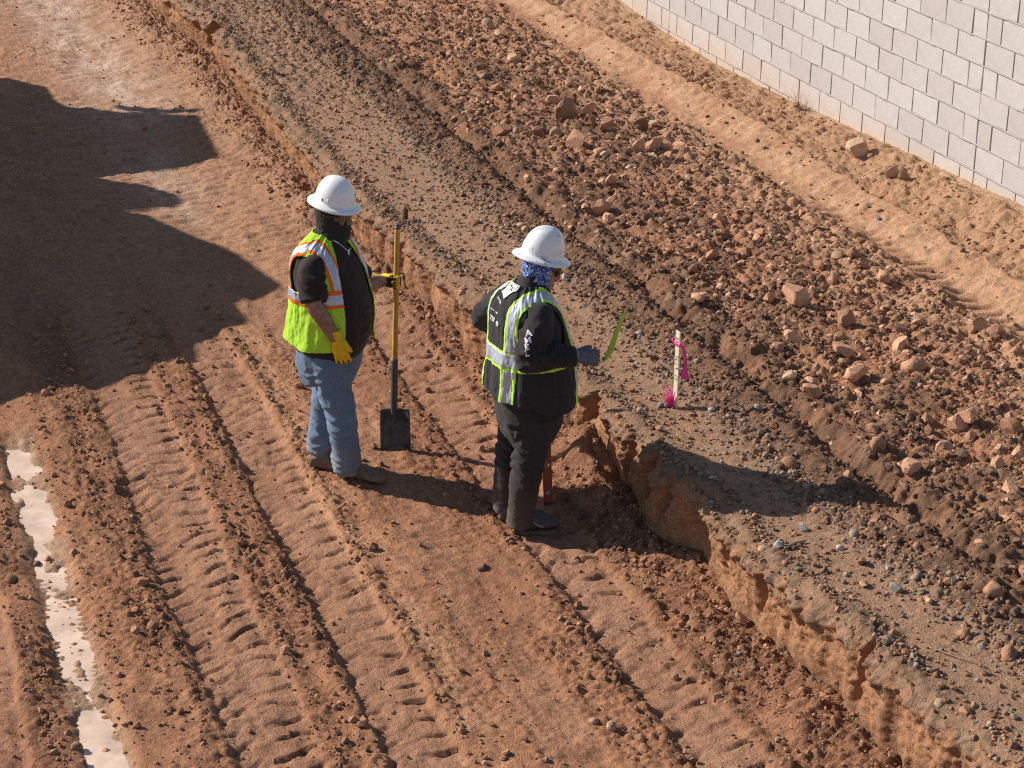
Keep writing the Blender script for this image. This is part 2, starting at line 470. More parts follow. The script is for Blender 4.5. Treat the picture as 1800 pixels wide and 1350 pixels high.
def floor_at(x, y):
    j = int(np.clip(np.searchsorted(xs, x), 0, nx - 1)); 
    if y <= YF[-1, j]:
        i = int(np.clip(np.searchsorted(YF[:, j], y), 0, len(YF) - 1)); return float(ZF[i, j])
    i = int(np.clip(np.searchsorted(YU[:, j], y), 0, nup1 - 1)); return float(ZU[i, j])
def ground_z(X, Y):
    J = np.clip(np.searchsorted(xs, X), 0, nx - 1)
    out = np.empty(len(X))
    up = Y > ye[J] + yd[-1][J] + .004
    tI = np.clip(((Y - ye[J] - .004) / (0.10 - ye[J]) * (nup1 - 1)), 0, nup1 - 1).astype(int)
    out[up] = ZU[tI[up], J[up]]
    fi = ~up
    lo = np.clip(np.searchsorted(fl, Y), 0, len(fl) - 1)
    t2 = np.clip((Y + 4.95) / (ye[J] - .012 + 4.95) * (nfl2 - 1), 0, nfl2 - 1).astype(int) + len(fl)
    ii = np.where(Y < -4.95, lo, t2)
    out[fi] = ZF[ii[fi], J[fi]]
    return out

# ----------------------------------------------------------------- block wall
BW, BH, JT = .4064, .2032, .010
m, nt, b = new_mat('concrete_block')
oi = nt.nodes.new('ShaderNodeObjectInfo')
cr = nt.nodes.new('ShaderNodeValToRGB')
cr.color_ramp.elements[0].color = (.425, .382, .355, 1); cr.color_ramp.elements[1].color = (.485, .445, .425, 1)
nt.links.new(oi.outputs['Random'], cr.inputs[0])
geo = nt.nodes.new('ShaderNodeNewGeometry')
sp = nt.nodes.new('ShaderNodeSeparateXYZ'); nt.links.new(geo.outputs['Position'], sp.inputs[0])
nz = N(nt, 'ShaderNodeTexNoise', Scale=1.6, Detail=5.0); nt.links.new(geo.outputs['Position'], nz.inputs['Vector'])
ad = N(nt, 'ShaderNodeMath', operation='MULTIPLY_ADD'); nt.links.new(nz.outputs[0], ad.inputs[0]); ad.inputs[1].default_value = -.30; nt.links.new(sp.outputs['Z'], ad.inputs[2])
mr = N(nt, 'ShaderNodeMapRange'); nt.links.new(ad.outputs[0], mr.inputs[0])
mr.inputs[1].default_value = -.12; mr.inputs[2].default_value = -.36; mr.inputs[3].default_value = 0; mr.inputs[4].default_value = .62
mx = nt.nodes.new('ShaderNodeMix'); mx.data_type = 'RGBA'
nt.links.new(mr.outputs[0], mx.inputs[0]); nt.links.new(cr.outputs[0], mx.inputs[6]); mx.inputs[7].default_value = (.49, .36, .26, 1)
c2 = vary(nt, b, mx.outputs[2], 7.0, .90, 1.07, 'Object')
tcb = nt.nodes.new('ShaderNodeTexCoord')
vary(nt, b, c2, 130.0, .74, 1.16, 'Object', 3.0)
b.inputs['Roughness'].default_value = .93; b.inputs['Specular IOR Level'].default_value = .2
bumps(nt, b, [(90.0, .35, .004), (260.0, .4, .002)])
M_BLOCK = m
M_MORTAR = plain_mat('mortar', (.36, .33, .315), .95, .1, (25.0, .75, 1.15), [(120.0, .5, .004)])
M_MORTAR_DARK = plain_mat('dark_mortar', (.16, .13, .11), .95, .1, (20.0, .7, 1.2), [(120.0, .5, .004)])  # darker mortar tone for the core seen in the head joints

wall = empty('block_wall', (0, 0, -.3))
tag(wall, 'pale grey concrete block wall at the top right behind the soil ridge', 'wall')
def add_box(bm, x0, x1, y0, y1, z0, z1):
    v = [bm.verts.new(p) for p in ((x0, y0, z0), (x1, y0, z0), (x1, y1, z0), (x0, y1, z0), (x0, y0, z1), (x1, y0, z1), (x1, y1, z1), (x0, y1, z1))]
    for f in ((0, 3, 2, 1), (4, 5, 6, 7), (0, 1, 5, 4), (1, 2, 6, 5), (2, 3, 7, 6), (3, 0, 4, 7)):
        bm.faces.new([v[i] for i in f])
    return v
def block_mesh(wd, seed):
    """hollow-unit face with chipped arrises"""
    bm = bmesh.new(); h = BH - JT
    r = random.Random(seed)
    add_box(bm, -wd / 2, wd / 2, 0, .15, 0, h)
    bmesh.ops.bevel(bm, geom=bm.edges[:], offset=.0022, segments=1, affect='EDGES')
    for v in bm.verts:
        v.co.x += r.uniform(-.0014, .0014); v.co.z += r.uniform(-.0014, .0014); v.co.y += r.uniform(-.0008, .0008)
    if r.random() < .6:
        sx, sz = r.choice((-1, 1)), r.choice((0, 1))
        for v in bm.verts:
            if v.co.x * sx > wd / 2 - .012 and abs(v.co.z - sz * h) < .012 and v.co.y < .02:
                v.co.x -= sx * r.uniform(.004, .010); v.co.z += (-1 if sz else 1) * r.uniform(.003, .008)
    me = bpy.data.meshes.new('block'); bm.to_mesh(me); bm.free(); me.materials.append(M_BLOCK); return me
full = [block_mesh(BW - JT, s) for s in range(9)]
half = [block_mesh(BW / 2 - JT, 50 + s) for s in range(4)]
rb = random.Random(3)
cand = []
for c in range(-3, 9):
    z = c * BH + JT / 2
    for seg in range(-3, 2):                                   # control joints every 15 units
        x0 = seg * 15 * BW; x1 = x0 + 15 * BW
        if c % 2 == 0:
            u = [(x0 + (i + .5) * BW, 0) for i in range(15)]
        else:
            u = [(x0 + BW / 4, 1)] + [(x0 + (i + 1) * BW, 0) for i in range(14)] + [(x1 - BW / 4, 1)]
        for xc, hf in u:
            if -13.5 < xc < 5.5: cand.append((xc, z, hf))
def in_view(xc, z):
    q = CR @ (np.array([xc, 0, z]) - CL); px, py = 900 + F_PX * q[0] / q[2], 675 + F_PX * q[1] / q[2]
    return -60 < px < 1900 and -160 < py < 1400
rest = bmesh.new()
nblk = 0
for xc, z, hf in cand:
    if in_view(xc, z) and nblk < 296:
        o = obj('block', rb.choice(half if hf else full), wall)
        o.location = (xc, rb.uniform(-.0025, .0025), z + .3 + rb.uniform(-.0012, .0012)); nblk += 1
        o.rotation_euler = (0, rb.uniform(-.002, .002), rb.uniform(-.004, .004))
    else:
        wd = (BW / 2 if hf else BW) - JT
        add_box(rest, xc - wd / 2, xc + wd / 2, 0, .15, z + .3, z + .3 + BH - JT)
me = bpy.data.meshes.new('block_courses'); rest.to_mesh(me); rest.free(); me.materials.append(M_BLOCK)
tag(obj('block_courses', me, wall), kind='stuff')
bm = bmesh.new(); add_box(bm, -13.6, 5.6, .013, .19, -.3, 9 * BH + .3)
me = bpy.data.meshes.new('mortar_core'); bm.to_mesh(me); bm.free(); me.materials.append(M_MORTAR_DARK); obj('mortar_core', me, wall)
for c in range(-2, 10):
    rows = []
    X_ = np.arange(-13.6, 5.6, .035)
    r = np.random.default_rng(c + 40)
    yo = -.0012 + .0020 * fbm(X_ * 2.2, X_ * 0 + c, 151, 3); zt_ = JT / 2 + .0016 + .003 * np.clip(fbm(X_ * 6, X_ * 0 + c, 153, 3), 0, 1); zb_ = -JT / 2 - .001 - .002 * np.clip(fbm(X_ * 6, X_ * 0 + c, 157, 3), 0, 1)
    yo = yo - np.where(fbm(X_ * 3, X_ * 0 + c, 158, 2) > .35, .006, 0)
    P = np.stack([np.stack([X_, X_ * 0 + .02, c * BH + .3 + zb_], -1), np.stack([X_, yo, c * BH + .3 + zb_], -1), np.stack([X_, yo, c * BH + .3 + zt_], -1), np.stack([X_, X_ * 0 + .02, c * BH + .3 + zt_], -1)])
    me = mesh_np('bed_joint', P.reshape(-1, 3), grid_faces(4, len(X_)), M_MORTAR)
    obj('bed_joint', me, wall)
# ----------------------------------------------------------------- stones, pebbles, clods
def ico(sub):
    bm = bmesh.new(); bmesh.ops.create_icosphere(bm, subdivisions=sub, radius=1.0)
    V = np.array([v.co[:] for v in bm.verts]); Fc = np.array([[v.index for v in f.verts] for f in bm.faces]); bm.free()
    return V, Fc
ICO1, ICO2, ICO3 = ico(1), ico(2), ico(3)
def stone_shape(seed, base, kind):
    r = np.random.default_rng(seed)
    V, Fc = base; V = V.copy()
    if kind == 'angular':
        V = V * r.uniform([.75, .6, .45], [1.1, .95, .75])
        for _ in range(11):
            n = r.normal(size=3); n /= np.linalg.norm(n)
            ext = np.abs(V @ n).max()
            d = ext * r.uniform(.52, .86); k = V @ n
            V = V - np.maximum(k - d, 0)[:, None] * n
    elif kind == 'clod':
        V = V * r.uniform([.8, .75, .6], [1.1, 1.05, .85]); V = V * (1 + .22 * r.normal(size=(len(V), 1)).clip(-1.4, 1.4))
    else:
        V = V * r.uniform([.8, .65, .42], [1.1, .9, .7]); V = V * (1 + .04 * r.normal(size=(len(V), 1)))
    V -= V.mean(0)
    return V / np.abs(V[:, :2]).max(), Fc
TPL = {('angular', 1): [stone_shape(100 + i, ICO1, 'angular') for i in range(10)], ('angular', 2): [stone_shape(200 + i, ICO2, 'angular') for i in range(14)],
       ('clod', 1): [stone_shape(300 + i, ICO1, 'clod') for i in range(10)], ('clod', 2): [stone_shape(400 + i, ICO2, 'clod') for i in range(8)],
       ('round', 1): [stone_shape(500 + i, ICO1, 'round') for i in range(6)], ('round', 2): [stone_shape(600 + i, ICO2, 'round') for i in range(8)],
       ('angular', 3): [stone_shape(700 + i, ICO3, 'angular') for i in range(10)]}
def rotm(r, tilt=.5):
    a = r.uniform(0, 2 * np.pi); b_, c_ = r.normal(0, tilt, 2)
    Rz = np.array([[np.cos(a), -np.sin(a), 0], [np.sin(a), np.cos(a), 0], [0, 0, 1]])
    Rx = np.array([[1, 0, 0], [0, np.cos(b_), -np.sin(b_)], [0, np.sin(b_), np.cos(b_)]])
    Ry = np.array([[np.cos(c_), 0, np.sin(c_)], [0, 1, 0], [-np.sin(c_), 0, np.cos(c_)]])
    return Rx @ Ry @ Rz
def scatter_stuff(name, label, X, Y, S, tpls, cols, seed, sink=.25, tilt=.6, smooth=False):
    r = np.random.default_rng(seed)
    Z = ground_z(X, Y)
    Vs, Fs, Cs, off = [], [], [], 0
    n = len(X)
    pick = r.integers(0, len(tpls), n)
    for t in range(len(tpls)):
        idx = np.where(pick == t)[0]
        if not len(idx): continue
        V, Fc = tpls[t]
        M_ = np.stack([rotm(r, tilt) for _ in idx])
        P = np.einsum('nij,vj->nvi', M_, V) * S[idx][:, None, None]
        P[..., 0] += X[idx][:, None]; P[..., 1] += Y[idx][:, None]
        P[..., 2] += (Z[idx] + S[idx] * (.45 - sink))[:, None]
        Vs.append(P.reshape(-1, 3))
        Fs.append((Fc[None] + (np.arange(len(idx)) * len(V))[:, None, None] + off).reshape(-1, 3)); off += len(idx) * len(V)
        Cs.append(np.repeat(cols[idx], len(V), 0))
    me = mesh_np(name, np.concatenate(Vs), np.concatenate(Fs), M_ROCK, smooth)
    set_col(me, np.concatenate(Cs))
    return tag(obj(name, me), label, kind='stuff')
def single(name, label, cat, x, y, size, kind, col, seed, group=None, squash=(1, 1, 1), tilt=.35, sink=.28, z=None, spin=None):
    r = np.random.default_rng(seed)
    hi = size > .045
    V, Fc = (TPL[(kind, 3)] if hi and kind == 'angular' and size > .07 else TPL[(kind, 2 if hi or kind != 'angular' else 1)])[seed % 8]
    V = V * np.asarray(squash)
    V = V @ rotm(r, tilt).T
    me = mesh_np(name, V * size, Fc, M_ROCK, kind != 'angular')
    set_col(me, np.tile(np.asarray(col, np.float32)[None], (len(V), 1)))
    o = obj(name, me)
    zz = (ground_z(np.array([x]), np.array([y]))[0] if z is None else z)
    o.location = (x, y, zz + size * squash[2] * ((.62 if kind == 'angular' else .45) - sink))
    return tag(o, label, cat, group)

PINK = np.array([.56, .305, .185]); TANS = np.array([.58, .37, .23]); BRN = np.array([.315, .162, .092]); GREY = np.array([.35, .258, .185]); PALE = np.array([.56, .47, .38]); BLUEG = np.array([.28, .25, .225]); DARK = np.array([.17, .10, .066])
# stones one can point to: pixel, width in photo pixels, level, kind, colour, label
UPZ = -.24
HERO = [
 (1508, 283, 46, 'angular', TANS, 'large tan boulder in the soil near the block wall'),
 (1569, 318, 30, 'angular', TANS * .85, 'upright brown stone leaning against a thin slab near the block wall'),
 (1588, 311, 18, 'angular', TANS * .75, 'thin slab stone leaning on the upright stone near the wall'),
 (1614, 313, 22, 'clod', PINK * .8, 'rounded brown clod right of the leaning slab near the wall'),
 (1378, 323, 12, 'round', PALE * 1.2, 'pale pebble at the foot of the packed soil ridge'),
 (1228, 524, 34, 'angular', PINK, 'flat tan rock alone in dark soil left of the tilled stones'),
 (1397, 530, 48, 'angular', PINK, 'large square pinkish rock in the middle of the tilled strip'),
 (1487, 566, 38, 'angular', PINK * .7, 'dark sided leaning slab right of the large square rock'),
 (1392, 598, 34, 'angular', PINK * 1.15, 'bright split rock with a notch below the square rock'),
 (1367, 611, 28, 'angular', PINK * .85, 'brown upright rock touching the bright split rock'),
 (1352, 528, 22, 'angular', PINK * 1.05, 'small wedge rock left of the large square rock'),
 (1580, 610, 40, 'angular', PINK * 1.1, 'long flat rock with a shaded front right of the dark slab'),
 (1480, 618, 38, 'angular', PINK, 'flat rock between the split rock and the long flat rock'),
 (1500, 671, 46, 'angular', PINK * 1.05, 'big rounded block rock in the lower tilled strip'),
 (1427, 693, 36, 'angular', PINK * .8, 'brown wedge rock left of the big rounded block'),
 (1425, 673, 24, 'angular', PINK * 1.1, 'small bright rock above the brown wedge rock'),
 (1607, 650, 48, 'clod', PINK * .85, 'wide lumpy clod beside a standing oval slab'),
 (1643, 657, 28, 'angular', PINK, 'standing oval slab right of the wide lumpy clod'),
 (1540, 784, 34, 'clod', BRN * 1.3, 'rough brown clod at the lower edge of the tilled strip'),
 (1600, 833, 36, 'angular', PINK * 1.05, 'pointed bright rock below the rough brown clod'),
 (1533, 754, 24, 'angular', PINK * .7, 'dark triangular rock above the rough brown clod'),
 (1705, 772, 24, 'angular', PINK, 'small wedge rock in bare soil near the right edge'),
 (1755, 820, 38, 'angular', PINK * 1.05, 'long brick shaped rock near the right edge'),
 (1790, 797, 34, 'angular', PINK * 1.1, 'pale block rock cut by the right edge of the picture'),
 (1467, 490, 34, 'clod', PINK * .85, 'rough clod above the dark leaning slab'),
 (1553, 492, 34, 'clod', PINK, 'knobbly clod at the top of the tilled strip by the packed ridge'),
 (1507, 513, 18, 'angular', PINK * .8, 'small square rock beside the knobbly clod'),
 (973, 177, 24, 'angular', PINK * 1.1, 'upright pale rock at the left of the far rock heap'),
 (997, 199, 50, 'angular', PINK * .62, 'largest dark boulder of the far rock heap'),
 (1033, 198, 32, 'angular', PINK * 1.05, 'leaning slab right of the dark boulder in the heap'),
 (1003, 150, 20, 'angular', PINK * 1.1, 'pointed rock behind the far rock heap'),
 (910, 179, 22, 'angular', PINK, 'flat rock lying left of the far rock heap'),
 (860, 183, 15, 'angular', PINK, 'small pointed rock farthest left of the rock heap'),
 (1010, 253, 46, 'angular', PINK * .75, 'broad dark slab below the far rock heap'),
 (1123, 263, 30, 'angular', PINK, 'tilted slab left of a pair of standing slabs'),
 (1150, 262, 38, 'angular', PINK * .95, 'square standing slab at the right of the far heap'),
 (1170, 264, 24, 'angular', PINK * .9, 'narrow standing slab behind the square standing slab'),
 (1057, 268, 36, 'clod', PINK * .95, 'broad round clod between the heap slabs'),
 (1073, 315, 24, 'angular', PINK, 'rock above right of the second helmet'),
 (1097, 318, 22, 'angular', PINK * .9, 'rock touching the rock above the second helmet'),
 (1057, 369, 32, 'angular', PINK * .95, 'reddish rock in dark soil above the second helmet'),
 (1070, 388, 28, 'angular', PINK * 1.2, 'bright flat pink rock right above the second helmet'),
 (917, 395, 18, 'round', PINK * .95, 'brown pebble left above the second helmet'),
 (923, 404, 14, 'round', PINK, 'upright brown pebble touching the other pebble by the helmet'),
 (902, 378, 13, 'round', GREY, 'grey pebble left of the brown pebbles by the helmet'),
 (994, 485, 19, 'angular', GREY * 1.3, 'grey squarish stone in front of the face of the second worker'),
 (1387, 812, 38, 'clod', BRN * 1.25, 'large brown clod on the gravel edge right of the stake'),
 (1335, 793, 22, 'angular', BRN * 1.25, 'pointed brown stone on the gravel left of the large clod'),
 (1332, 718, 17, 'round', PALE * .8, 'pale round pebble in dark soil right of the stake'),
 (1252, 716, 15, 'round', PALE, 'white pebble of the cluster beside the stake'),
 (1282, 734, 15, 'round', GREY * 1.3, 'grey oval pebble below the white pebble by the stake'),
 (1343, 963, 22, 'round', TANS * .9, 'tan pebble beside a grey block on the gravel rim'),
 (1367, 960, 21, 'angular', BLUEG * 1.3, 'grey block stone beside the wood sliver'),
 (1478, 962, 18, 'round', PALE * 1.1, 'smooth cream pebble alone on the gravel strip'),
 (1502, 938, 20, 'round', GREY * 1.1, 'flat grey pebble above the cream pebble'),
 (1412, 929, 20, 'angular', BLUEG * 1.4, 'angular blue grey stone at the end of the shadow'),
 (1515, 988, 28, 'angular', BRN * .9, 'dark brown clod stone on the gravel strip'),
 (1518, 1027, 20, 'angular', TANS * .9, 'tan wedge stone on the open gravel strip'),
 (1573, 1034, 26, 'angular', BLUEG, 'dark blue grey stone with a bright facet on gravel'),
 (1562, 1000, 15, 'angular', PALE * .9, 'small pale pointed stone above the blue grey stone'),
 (1608, 1012, 17, 'round', GREY, 'grey stone at the edge of the dark crumbs'),
 (1633, 1056, 18, 'round', TANS, 'flat cream stone near a twig end on gravel'),
 (1697, 1114, 30, 'clod', BRN * 1.3, 'round brown clod on the gravel near the right edge'),
 (1677, 1028, 22, 'angular', GREY * .9, 'flat grey brown square chip in the dark soil'),
 (1747, 1044, 34, 'clod', BRN * 1.5, 'big tan clod in dark soil near the right edge'),
 (1725, 1137, 16, 'angular', PALE * .8, 'pale chip right of the long twig'),
 (1773, 1150, 32, 'clod', BRN * 1.2, 'large brown clod cut by the right edge of the gravel'),
 (1652, 1225, 24, 'round', GREY * 1.05, 'smooth grey pebble on the rim low right'),
 (1697, 1246, 26, 'angular', BRN * 1.2, 'brown wedge stone right of the smooth grey pebble'),
 (1667, 1303, 20, 'round', GREY * 1.2, 'grey egg pebble at the rim near the bottom'),
 (1750, 1331, 32, 'round', GREY * .95, 'large grey brown pebble at the bottom right corner'),
 (1605, 1155, 15, 'angular', GREY, 'grey pyramid stone left of the long twig'),
 (1253, 842, 15, 'round', PALE * .9, 'pale flat pebble inside the shadow on the gravel'),
 (1125, 587, 14, 'round', GREY * 1.2, 'grey pebble right of the lime tape strip'),
]
PXM = lambda x, y, z: F_PX / float((CR @ (np.array([x, y, z]) - CL))[2])
big_xy = []
for i, (px, py, wpx, kind, col, lab) in enumerate(HERO):
    zg = UPZ
    for _ in range(3):
        q = on_z(px, py + wpx * .12, zg); zg = ground_z(q[:1], q[1:2])[0]
    s = wpx / PXM(*q) / 2
    sq = (1, 1, 1) if kind != 'angular' else (1, 1, 1.1)
    if 'slab' in lab: sq = (1, .5, 1.2)
    cat = 'pebble' if kind == 'round' else ('clod' if kind == 'clod' else 'rock')
    single({'rock': 'broken_rock', 'clod': 'dirt_clod', 'pebble': 'pebble'}[cat], lab, cat, q[0], q[1], s * 1.12, kind, col, 900 + i, squash=sq)
    big_xy.append((q[0], q[1], s))
# stones on the floor
FH = [
 (65, 993, 20, 'clod', DARK * 1.3, 'dark round clod standing in the wet rut'), (20, 1016, 28, 'clod', BRN * 1.1, 'brown clod beside the wet rut at the left edge'),
 (135, 1312, 24, 'clod', BRN * 1.2, 'brown clod beside the wet rut low left'), (130, 972, 20, 'angular', BRN * 1.3, 'flat brown stone right of the clod in the wet rut'),
 (268, 1101, 28, 'clod', BRN * 1.1, 'brown clod on the crumb ridge left of the tyre print'), (850, 997, 22, 'clod', DARK * 1.2, 'dark clod below the boots of the second worker'),
 (409, 1014, 20, 'clod', DARK * 1.1, 'dark clod on the ridge between two tyre prints'), (522, 1027, 14, 'clod', DARK * 1.1, 'small dark clod right of the ridge clod'),
 (1302, 1097, 28, 'angular', PINK * .9, 'tan flat stone in the crumbs at the foot of the cut'), (1373, 1138, 22, 'clod', DARK * 1.5, 'dark clod touching the foot of the cut'),
 (1044, 1267, 18, 'round', TANS * .8, 'left stone of a tan pair at the bottom of the floor'), (1075, 1277, 20, 'round', TANS * .85, 'right stone of a tan pair at the bottom of the floor'),
 (1020, 1100, 12, 'round', TANS * .9, 'small tan pebble on the floor right of the middle')]
for i, (px, py, wpx, kind, col, lab) in enumerate(FH):
    zg = -.76
    for _ in range(3):
        q = on_z(px, py + wpx * .12, zg); zg = ground_z(q[:1], q[1:2])[0]
    s = wpx / PXM(*q) / 2
    cat = 'pebble' if kind == 'round' else ('clod' if kind == 'clod' else 'rock')
    single({'rock': 'broken_rock', 'clod': 'dirt_clod', 'pebble': 'pebble'}[cat], lab, cat, q[0], q[1], s * 1.05, kind, col, 1200 + i)
# dark spike of soil on the rim
q = on_z(712, 388, -.30)
single('dirt_clod', 'dark pointed clod standing on the rim above the shovel handle', 'clod', q[0], q[1], .032, 'clod', DARK * .9, 1300, squash=(.75, .75, 3.4), tilt=.08, sink=.12)

r_ = np.random.default_rng(11)
def field(n, x0, x1, y0, y1, dens):
    X = r_.uniform(x0, x1, n * 4); Y = r_.uniform(y0, y1, n * 4)
    k = r_.random(n * 4) < np.clip(dens(X, Y), 0, 1)
    return X[k][:n], Y[k][:n]
def tilled(X, Y):
    br = np.interp(X, [-12, -6, -2.6, -.5, 1.8, 4.2, 6.3], [-3.55, -3.62, -3.60, -3.62, -3.55, -3.55, -3.40])
    v = .35 + .55 * fbm(X * .9, Y * 1.4, 201, 3) + .35 * np.exp(-((Y + 2.0) / .5) ** 2)
    return v * band(Y, br + .45, -1.16, .14) * np.interp(X, [-12, -7, -4, 7], [.25, .45, 1, 1])
def stone_cols(n, lo=.72, hi=1.2, base=(PINK, TANS * .95, PINK * .85, BRN * 1.25), rr=r_):
    b_ = np.stack(base)[rr.integers(0, len(base), n)]
    return (b_ * rr.uniform(lo, hi, (n, 1))).astype(np.float32)
# individually placed stones: the largest of the tilled strip
X, Y = field(212, -9, 7.2, -3.3, -1.35, lambda a, b_: tilled(a, b_) * 1.3)
keep = [i for i in range(len(X)) if all((X[i] - bx) ** 2 + (Y[i] - by) ** 2 > (bs + .05) ** 2 for bx, by, bs in big_xy)]
S = np.clip(.036 * np.exp(r_.normal(0, .42, len(X))), .024, .085)
ccs = stone_cols(len(X))
import re as _re
def short_of(lab):
    return _re.split(r' (?:in|near|left|right|above|below|beside|on|touching|with|lying|cut|between|against|behind|at|alone|among|of|leaning|farthest) ', lab)[0]
hs_ = [(short_of(h[5]), h[0], h[1]) for h in HERO if h[3] != 'round' and h[0] > 850]
cnt_ = {}
for s_, _, _ in hs_: cnt_[s_] = cnt_.get(s_, 0) + 1
hs_ = [h for h in hs_ if cnt_[h[0]] == 1]
def pix(x, y, z):
    q_ = CR @ (np.array([x, y, z]) - CL); return 900 + F_PX * q_[0] / q_[2], 675 + F_PX * q_[1] / q_[2]
keep = [i for i in keep if -30 < pix(X[i], Y[i], -.2)[0] < 1830 and -30 < pix(X[i], Y[i], -.2)[1] < 1380]
near_ = {}
for i in keep:
    px, py = pix(X[i], Y[i], -.2)
    d_ = [(math.hypot(px - h[1], py - h[2]), h) for h in hs_]
    dd_, h = min(d_, key=lambda t: t[0])
    dx, dy = px - h[1], py - h[2]
    side_ = ('right of' if dx > 0 else 'left of') if abs(dx) > abs(dy) else ('below' if dy > 0 else 'above')
    near_.setdefault((h[0], side_), []).append((dd_, i))
RANK = ['first', 'second', 'third', 'fourth', 'fifth', 'sixth', 'seventh', 'eighth', 'ninth', 'tenth', 'eleventh', 'twelfth', 'thirteenth', 'fourteenth', 'fifteenth', 'sixteenth', 'seventeenth', 'eighteenth', 'nineteenth', 'twentieth'] + ['twenty-' + q for q in ('first', 'second', 'third', 'fourth', 'fifth', 'sixth', 'seventh', 'eighth', 'ninth')] + ['thirty-' + q for q in ('first', 'second', 'third', 'fourth', 'fifth', 'sixth', 'seventh', 'eighth', 'ninth')] + ['outer'] * 40
LABS = {}
for (hn, sd_), L_ in near_.items():
    for k, (_, i) in enumerate(sorted(L_)):
        lum = ccs[i].mean(); tone = 'pale' if lum > .36 else ('tan' if lum > .30 else ('brown' if lum > .22 else 'dark brown'))
        szw = 'small' if S[i] < .03 else ('middling' if S[i] < .042 else 'big')
        LABS[i] = f'{szw} {tone} broken stone, {RANK[k]} one {sd_} the {hn}'
for i in keep:
    far_ = X[i] < -2.5
    lab = LABS[i]
    single('broken_rock', lab, 'rock', X[i], Y[i], S[i], 'angular', ccs[i], 1400 + i, group='broken stones far up the tilled strip' if far_ else 'broken stones in the near tilled strip', tilt=.5)
# the smaller ones, past counting
X, Y = field(8500, -13, 7.5, -3.4, -1.30, lambda a, b_: tilled(a, b_) * 1.2 + .05)
S = np.clip(.0135 * np.exp(r_.normal(0, .55, len(X))), .005, .042) * np.interp(X, [-10, 6], [1.25, 1.0])
scatter_stuff('rubble', 'small broken stones covering the tilled strip', X, Y, S, TPL[('angular', 1)], stone_cols(len(X), .55, 1.25, (PINK, BRN * 1.3, PINK * .85, BRN * 1.1, TANS * .9)), 1, sink=.42)
def moistd(X, Y):
    br = np.interp(X, [-12, -6, -2.6, -.5, 1.8, 4.2, 6.3], [-3.55, -3.62, -3.60, -3.62, -3.55, -3.55, -3.40])
    return band(Y, br - .03, br + .75, .12) * (.55 + .6 * fbm(X * 1.5, Y * 2, 205, 3)) + .50 * band(Y, br + .6, -1.3, .2) + .3 * band(Y, -.68, -.08, .06) * sstep(-8, -5, X) + .05 * band(Y, -1.2, -.72, .06)
X, Y = field(17000, -13, 7.5, -3.75, -.06, moistd)
S = np.clip(.0115 * np.exp(r_.normal(0, .45, len(X))), .005, .036)
cc = np.where((Y > -.8)[:, None], stone_cols(len(X), .7, 1.1, (PINK * .9, BRN * 1.3)), stone_cols(len(X), .6, 1.25, (DARK, BRN * .8, DARK * 1.15, BRN * .65)))
scatter_stuff('soil_crumbs', 'dark moist soil crumbs beside the gravel strip', X, Y, S, TPL[('clod', 1)], cc.astype(np.float32), 2)
# gravel: pebbles along both sides of the strip and sprinkled over it
def graveld(X, Y):
    br = np.interp(X, [-12, -6, -2.6, -.5, 1.8, 4.2, 6.3], [-3.55, -3.62, -3.60, -3.62, -3.55, -3.55, -3.40])
    e = np.interp(X, EX, EY)
    return (.75 * np.exp(-((Y - br - .02) / .11) ** 2) + 1.6 * np.exp(-((Y - e - .05) / .11) ** 2) * np.clip(.6 + .9 * fbm(X * 1.6, X * 0, 211, 3), 0, 1.3) + .10) * band(Y, e - .07, br + .25, .02)
X, Y = field(7500, -12, 7.5, -4.55, -3.2, graveld)
S = np.clip(.0070 * np.exp(r_.normal(0, .52, len(X))), .0035, .026)
cc = stone_cols(len(X), .7, 1.15, (GREY, TANS * .8, BRN * 1.3, GREY * 1.1, BRN * 1.2, PALE * .8, BRN * 1.5, TANS * .6, PALE * .6))
scatter_stuff('gravel', 'mixed small pebbles along the gravel strip', X, Y, S, TPL[('round', 1)][:5], cc, 3, smooth=True)
X, Y = field(14000, -10, 7.5, -4.55, -3.2, lambda a, b_: graveld(a, b_) * .8 + .10)
S = np.clip(.009 * np.exp(r_.normal(0, .45, len(X))), .004, .028)
scatter_stuff('gravel_crumbs', 'brown soil crumbs along the gravel strip', X, Y, S, TPL[('clod', 1)], stone_cols(len(X), .8, 1.2, (BRN, BRN * .85, GREY * .75, BRN * 1.15)), 4)
# crumbs on the floor: foot of the cut, ridges between the prints
def floord(X, Y):
    e = np.interp(X, EX, EY)
    wd = np.interp(X, [-12, -7, -2, 1.5, 2.6, 3.6, 4.6, 7], [.52, .48, .38, .22, .46, .50, .62, .55])
    v = .95 * sstep(-wd - .05, -wd * .3, Y - e)
    near = sstep(-1.5, .5, X)
    for yr, a in ((-6.94, .5), (-6.38, .7), (-6.24, .5), (-5.76, .5), (-7.06, .5), (-7.62, .8), (-7.25, .3), (-4.48, .3), (-4.93, .45), (-5.5, .15)):
        v = v + a * np.exp(-((Y - yr) / .055) ** 2) * near
    return v * np.clip(.7 + .8 * fbm(X * 1.4, Y * 3, 221, 3), 0.1, 1.4) + .035 * (.3 + .7 * near)
X, Y = field(28000, -12, 6.8, -8.2, -4.0, floord)
k = Y < edge_y(X) - .03; X, Y = X[k], Y[k]
S = np.clip(.0085 * np.exp(r_.normal(0, .50, len(X))), .0035, .036)
scatter_stuff('dirt_crumbs', 'brown soil crumbs on the floor and at the foot of the cut', X, Y, S, TPL[('clod', 1)], stone_cols(len(X), .8, 1.25, (BRN, BRN * .85, BRN * 1.15, BRN * 1.3)), 5)

